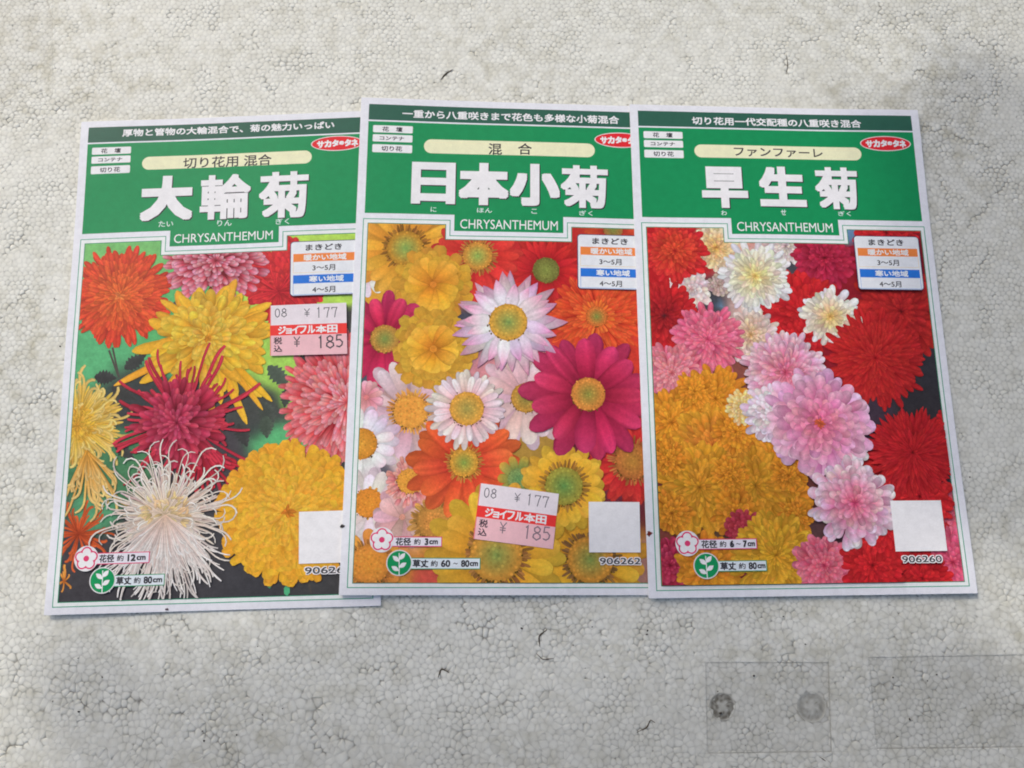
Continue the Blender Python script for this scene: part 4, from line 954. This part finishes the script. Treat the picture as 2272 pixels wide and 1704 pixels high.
def split(poly, pd, a, b):
    """cut a convex polygon by line a-b into (left, right)"""
    l, ld, r, rd = [], [], [], []
    n = len(poly)
    for i in range(n):
        p, q = poly[i], poly[(i + 1) % n]; sp, sq_ = side(p, a, b), side(q, a, b)
        (l if sp >= 0 else r).append(p); (ld if sp >= 0 else rd).append(pd[i])
        if (sp >= 0) != (sq_ >= 0):
            t = sp / (sp - sq_); x = (p[0] + (q[0] - p[0]) * t, p[1] + (q[1] - p[1]) * t); d = pd[i] * .5 + pd[(i + 1) % n] * .5
            l.append(x); ld.append(d); r.append(x); rd.append(d)
    return (l, ld), (r, rd)
def ccw(P_):
    a = sum(P_[i][0] * P_[(i + 1) % len(P_)][1] - P_[(i + 1) % len(P_)][0] * P_[i][1] for i in range(len(P_)))
    return list(P_) if a > 0 else list(P_)[::-1]
FEAT = [(n_, ccw(p), d, s) for n_, p, d, s in FEAT]
main = ([], [], [], []); insets = [([], [], [], []) for _ in FEAT]
def in_pit(x, y):
    for c, r, dp, dd in PITS:
        q = math.hypot(x - c[0], y - c[1]) / r
        if q < 1.12: return dp * min(1, max(0, (1.12 - q) / .3)), 0.0
    return 0, 0
fb = [(min(p[0] for p in f[1]), max(p[0] for p in f[1]), min(p[1] for p in f[1]), max(p[1] for p in f[1])) for f in FEAT]
tones = rs.normal(1.0, .035, len(V))
# beads get darker towards the board's foot and its right border
_gf = np.clip((vnoise(V, 70, 21) - .5) * 90 - V[:, 1] - 80, 0, 50) / 50
_gr = np.clip(V[:, 0] + (vnoise(V, 50, 22) - .5) * 60 - 112, 0, 40) / 40 * (vnoise(V, 34, 23) > .25)
tones = tones * (1 - .17 * np.maximum(_gf, _gr * .6)); tilt = rs.normal(0, .006, (len(V), 3)); tilt[:, 2] = rs.uniform(0, .10, len(V)) ** 1.3
for ci in range(len(V)):
    x, y = V[ci]
    if not (BX0 + 3 < x < BX1 - 3 and BY0 + 3 < y < BY1 - 3): continue
    ids = cell[ci]
    an = sorted(ids, key=lambda t: math.atan2(uy[t] - y, ux[t] - x))
    poly = [(float(ux[t]), float(uy[t])) for t in an]; pd = [float(tdirt[t]) for t in an]
    done = False
    for fi, (nm, fp, dep, st) in enumerate(FEAT):
        x0, x1, y0, y1 = fb[fi]
        if x < x0 - 3 or x > x1 + 3 or y < y0 - 3 or y > y1 + 3: continue
        rest = (poly, pd)
        for i in range(len(fp)):
            if len(rest[0]) < 3: break
            ins, out = split(rest[0], rest[1], fp[i], fp[(i + 1) % len(fp)])
            if len(out[0]) >= 3:
                if len(ins[0]) >= 3: out = (out[0], [max(d, .05) for d in out[1]])
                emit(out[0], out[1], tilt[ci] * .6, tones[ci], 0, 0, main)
            rest = ins
        if len(rest[0]) >= 3:
            cut = len(rest[0]) != len(poly) or rest[0] != poly
            dd = rest[1] if not cut else [max(d, .1) for d in rest[1]]
            psink, pdirt = in_pit(x, y)
            emit(rest[0], dd, tilt[ci] * .6, tones[ci] * (1 - st), dep + psink, (.045 if nm == 'recess' else .02), insets[fi])
        done = True; break
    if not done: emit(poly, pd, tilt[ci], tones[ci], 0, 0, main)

board = bpy.data.objects.new('foam_board', None); board.empty_display_size = .05; COL.objects.link(board); board.location = (0, 0, -.03)
setp(board, 'weathered white foam board of fused beads, grimy in its cracks, under the seed packets', 'foam board')
def bead_obj(name, tgt, kind='stuff', label=None):
    V_, F_, T_, D_ = tgt
    me = bpy.data.meshes.new(name)
    a = np.array(V_) * MM; a[:, 2] += .03 - .0002
    me.from_pydata([tuple(p) for p in a], [], F_)
    t = me.attributes.new('tone', 'FLOAT', 'POINT'); t.data.foreach_set('value', np.array(T_, np.float32))
    d = me.attributes.new('dirt', 'FLOAT', 'POINT'); d.data.foreach_set('value', np.array(D_, np.float32))
    me.polygons.foreach_set('use_smooth', np.ones(len(me.polygons), bool)); me.materials.append(M_FOAM); me.update()
    o = bpy.data.objects.new(name, me); COL.objects.link(o); o.parent = board
    if kind: o['kind'] = kind
    if label: o['label'] = label
    return o
bead_obj('bead_surface', main)
for (nm, fp, dep, st), tg, lb in zip(FEAT, insets, ('square moulded recess with two round peg marks', 'long moulded recess running off to the right', 'round moulded recess in the corner')):
    bead_obj('recessed_panel', tg, 'stuff', lb)
q5 = random.Random(9)
for c, r, dp, dd in PITS:
    T5 = ([], [], [], []); nn_ = 36; rr_ = [1.0, .9, .78, .6, .42, .2]; zz_ = [.02, -.16, -.24, -.2, -.12, -.08]
    ph = q5.uniform(0, 6)
    for k, (a_, z_) in enumerate(zip(rr_, zz_)):
        for i in range(nn_):
            t = 2 * math.pi * i / nn_; star = .5 + .5 * math.cos(4 * t + ph)
            T5[0].append((c[0] + r * a_ * math.cos(t) * (1 + q5.uniform(-.01, .01)), c[1] + r * a_ * math.sin(t) * (1 + q5.uniform(-.01, .01)), -.17 + z_ * .7))
            T5[2].append((.7 if dd > .4 else .66) + .1 * q5.random()); base_ = [.08, .36, .46, .3 + .25 * star, .12 + .4 * (1 - star), .16][k]
            T5[3].append(min(.95, base_ * (1.8 if dd > .4 else 1.0) * q5.uniform(.7, 1.25)))
    for k in range(5):
        for i in range(nn_): j = (i + 1) % nn_; T5[1].append((k * nn_ + i, k * nn_ + j, (k + 1) * nn_ + j, (k + 1) * nn_ + i))
    T5[1].append(tuple(5 * nn_ + i for i in range(nn_)))
    bead_obj('peg_mark', T5, None, 'dark round peg mark with a star shape in it' if dd > .4 else 'pale round peg mark')
# body of the board under the beads
m2, b2_, L2_ = new_mat('foam_body'); b2_.inputs['Base Color'].default_value = (.55, .53, .46, 1); b2_.inputs['Roughness'].default_value = .8
nn = N(m2, 'ShaderNodeTexNoise', Scale=300.0); bb = N(m2, 'ShaderNodeBump', Strength=.4, Distance=.0005); L2_.new(nn.outputs[0], bb.inputs['Height']); L2_.new(bb.outputs[0], b2_.inputs['Normal'])
bm = bmesh.new(); bmesh.ops.create_cube(bm, size=1)
for v in bm.verts:
    v.co = Vector(((BX0 + 3.5 if v.co.x < 0 else BX1 - 3.5), (BY0 + 3.5 if v.co.y < 0 else BY1 - 3.5), (0 if v.co.z < 0 else 30 - .95))) * MM
bmesh.ops.bevel(bm, geom=bm.edges[:], offset=.0008, segments=2, affect='EDGES')
me = bpy.data.meshes.new('foam_body'); bm.to_mesh(me); bm.free(); me.materials.append(m2)
o = bpy.data.objects.new('foam_body', me); COL.objects.link(o); o.parent = board

# grit on the foam
def at_b(p): return Vector((p[0] * MM, p[1] * MM, 0))
gm, gb, gl = new_mat('dark_grit'); gb.inputs['Base Color'].default_value = (.035, .028, .02, 1); gb.inputs['Roughness'].default_value = .85
bm = bmesh.new(); q = random.Random(3)
for k in range(420):
    x, y = q.uniform(-165, 160), q.uniform(-160, 110); s = (.06 + .3 * q.random() ** 3) * MM
    mt = Matrix.Translation((x * MM, y * MM, -.00012)) @ Matrix.Rotation(q.uniform(0, 3), 4, 'Z') @ Matrix.Diagonal((s * q.uniform(.7, 1.8), s, s * .6, 1))
    bmesh.ops.create_icosphere(bm, subdivisions=1, radius=1, matrix=mt)
for v in bm.verts: v.co += Vector((q.uniform(-1, 1), q.uniform(-1, 1), 0)) * .00006
me = bpy.data.meshes.new('grit'); bm.to_mesh(me); bm.free(); me.materials.append(gm)
o = bpy.data.objects.new('grit', me); COL.objects.link(o); setp(o, 'fine dark specks of grit scattered over the white foam', 'grit', None, 'stuff')
def crumb(pts, wd, label, col=(.05, .04, .025)):
    bm = bmesh.new(); q = random.Random(len(label)); n = len(pts); ring = []
    pts = [Vector((p[0], p[1], 0)) for p in pts]; c0 = sum(pts, Vector()) / n
    dense = []
    for a, b in zip(pts[:-1], pts[1:]):
        for k in range(4): dense.append(a.lerp(b, k / 4))
    dense.append(pts[-1])
    dense = [dense[0]] + [(dense[i - 1] + dense[i] * 2 + dense[i + 1]) / 4 for i in range(1, len(dense) - 1)] + [dense[-1]]
    wd *= .7
    for i, p in enumerate(dense):
        t = i / (len(dense) - 1); h = wd * (.35 + .65 * math.sin(math.pi * t)) * q.uniform(.6, 1.15) / 2
        d = (dense[min(i + 1, len(dense) - 1)] - dense[max(0, i - 1)]).normalized(); nrm = Vector((-d.y, d.x, 0))
        p = p + nrm * q.uniform(-.12, .12) * wd
        ring.append([bm.verts.new(((p - c0) + nrm * h * math.cos(a) + Vector((0, 0, h * .55 * math.sin(a) + h * .3))) * MM) for a in (0, 1.05, 2.1, 3.14, 4.2, 5.24)])
    for a, b in zip(ring[:-1], ring[1:]):
        for i in range(6): bm.faces.new((a[i], a[(i + 1) % 6], b[(i + 1) % 6], b[i]))
    bm.faces.new(ring[0][::-1]); bm.faces.new(ring[-1]); bmesh.ops.recalc_face_normals(bm, faces=bm.faces[:])
    me = bpy.data.meshes.new('plant_crumb'); bm.to_mesh(me); bm.free(); me.materials.append(gm_)
    o = bpy.data.objects.new('plant_crumb', me); COL.objects.link(o); o.location = (c0.x * MM, c0.y * MM, -.0002)
    setp(o, label, 'debris', 'dark crumbs of debris on the foam')
gm_, gb_, _ = new_mat('brown_crumb'); gb_.inputs['Base Color'].default_value = (.085, .07, .045, 1); gb_.inputs['Roughness'].default_value = .9
crumb([(-26.76,119.28), (-25.02,121.66), (-22.39,123.45)], .9, 'brown crumb of debris on the foam above the middle packet')
crumb([(106.74,131.24), (106.91,126.23), (106.06,122.04)], .45, 'thin dark sliver standing in the foam above the right packet')
crumb([(8.92,-88.74), (8.50,-85.28), (11.44,-83.30)], .9, 'dark curl of debris on the foam just below the middle packet, upper piece')
crumb([(7.68,-90.79), (9.79,-92.85), (13.47,-92.42)], .55, 'dark thin curl of debris below the middle packet, lower piece')
crumb([(39.98,-115.53), (43.43,-113.99), (44.65,-111.52), (46.12,-112.59)], .7, 'brown bent crumb of debris on the foam left of the square recess')
crumb([(-24.54,-98.27), (-23.44,-95.38), (-20.77,-96.85)], .8, 'hooked dark crumb of debris below the left corner of the middle packet')
crumb([(98.64,-123.10), (100.78,-124.51)], .5, 'small brown crumb of debris under the square recess')

# ground under the board
gm2, gb2, gl2 = new_mat('ground_concrete'); gb2.inputs['Roughness'].default_value = .9
gn = N(gm2, 'ShaderNodeTexNoise', Scale=60.0, Detail=6.0); gr = N(gm2, 'ShaderNodeValToRGB'); gl2.new(gn.outputs[0], gr.inputs[0])
gr.color_ramp.elements[0].color = (.16, .155, .145, 1); gr.color_ramp.elements[1].color = (.32, .31, .29, 1); gl2.new(gr.outputs[0], gb2.inputs['Base Color'])
me = bpy.data.meshes.new('ground'); me.from_pydata([(-20, -20, -.0304), (20, -20, -.0304), (20, 20, -.0304), (-20, 20, -.0304)], [], [(0, 1, 2, 3)]); me.materials.append(gm2)
o = bpy.data.objects.new('ground', me); COL.objects.link(o); o['kind'] = 'structure'

# ------------------------------------------------------------------ unseen leafy branch, added to shade the board's foot and right side
lm, lb_, ll = new_mat('green_leaf'); lb_.inputs['Base Color'].default_value = (.06, .11, .03, 1); lb_.inputs['Roughness'].default_value = .5
ln = N(lm, 'ShaderNodeTexNoise', Scale=40.0); lr = N(lm, 'ShaderNodeValToRGB'); ll.new(ln.outputs[0], lr.inputs[0])
lr.color_ramp.elements[0].color = (.04, .08, .02, 1); lr.color_ramp.elements[1].color = (.08, .14, .04, 1); ll.new(lr.outputs[0], lb_.inputs['Base Color'])
bkm, bkb, bkl = new_mat('bark'); bkb.inputs['Base Color'].default_value = (.09, .065, .045, 1); bkb.inputs['Roughness'].default_value = .9
def leaf_mesh():
    me = bpy.data.meshes.new('leaf'); vs_ = []; fs_ = []
    T_ = [0, .12, .3, .5, .7, .87, 1]; H_ = [.04, .28, .42, .46, .36, .2, .01]
    for t, h in zip(T_, H_):
        for s in (-1, 0, 1): vs_.append((t - .5, s * h, (.06 if s else 0) * h * 2 - .12 * (t - .5) ** 2))
    for i in range(len(T_) - 1):
        for k in range(2): fs_.append((i * 3 + k, i * 3 + k + 1, i * 3 + k + 4, i * 3 + k + 3))
    me.from_pydata(vs_, [], fs_); me.materials.append(lm); me.polygons.foreach_set('use_smooth', [True] * len(fs_)); return me
LM = leaf_mesh()
SHADE = [(190.4, 91.2, 34), (174.9, 63.8, 28), (181.1, 33.9, 34), (164.0, 15.2, 24), (175.7, -7.8, 32), (158.9, -27.0, 26), (149.1, 91.1, 18), (152.0, 39.1, 18), (150.4, -4.6, 20), (-20.2, -107.5, 34), (17.8, -106.4, 34), (-54.9, -114.2, 28), (53.1, -106.5, 32), (-2.7, -90.8, 22), (36.0, -89.6, 24), (-36.6, -94.9, 22), (85.1, -113.6, 32), (120.1, -116.6, 30), (155.0, -120.9, 32), (-92.0, -120.8, 26), (-130.2, -111.1, 22), (66.3, -81.1, 24), (64.4, -59.0, 24), (29.2, -64.9, 20), (-20.0, -125.2, 30), (30.5, -125.6, 30), (91.3, -47.0, 18)]  # board spots to be shaded, one added leaf aimed at each
branch = bpy.data.objects.new('added_shade_branch', None); COL.objects.link(branch)
D0 = .95
b0 = Vector((0, -.05, 0)) + ld * D0
branch.location = b0
setp(branch, 'unseen green leafy branch, added above the board out of view to throw soft shade on it', 'branch')
q = random.Random(21); tips = []
for (x, y, r) in SHADE:
    dd_ = D0 + q.uniform(-.12, .12)
    p = Vector((x * MM, y * MM, 0)) + ld * dd_
    o = bpy.data.objects.new('leaf', LM); COL.objects.link(o); o.parent = branch
    o.location = p - b0
    base = ld.to_track_quat('Z', 'Y').to_matrix().to_4x4()
    o.matrix_local = Matrix.Translation(p - b0) @ base @ Matrix.Rotation(q.uniform(0, 6.28), 4, 'Z') @ Matrix.Rotation(q.uniform(-.35, .35), 4, 'X') @ Matrix.Scale(r * 2.3 * MM, 4)
    tips.append(p - b0)
def tube(S_, a, b, r0, r1):
    d = (b - a).normalized(); u = d.orthogonal().normalized(); v = d.cross(u); n = len(S_[0])
    for p, r in ((a, r0), (b, r1)):
        for k in range(6): S_[0].append(p + (u * math.cos(k * 1.047) + v * math.sin(k * 1.047)) * r)
    for k in range(6): S_[1].append((n + k, n + (k + 1) % 6, n + 6 + (k + 1) % 6, n + 6 + k))
S_ = ([], [])
root_p = Vector((.55, -.75, .25)); mid = Vector((0, 0, .03))
spine = [root_p.lerp(Vector((-.35, .25, .04)), t / 8) + Vector((0, 0, .04 * math.sin(t))) for t in range(9)]
for i in range(8): tube(S_, spine[i], spine[i + 1], .007 - .0007 * i, .0063 - .0007 * i)
for p in tips:
    n_ = min(spine, key=lambda s_: (s_ - p).length); tube(S_, n_, p, .0012, .0007)
me = bpy.data.meshes.new('shade_branch_wood'); me.from_pydata([tuple(v) for v in S_[0]], [], S_[1]); me.materials.append(bkm)
o = bpy.data.objects.new('shade_branch_wood', me); COL.objects.link(o); o.parent = branch
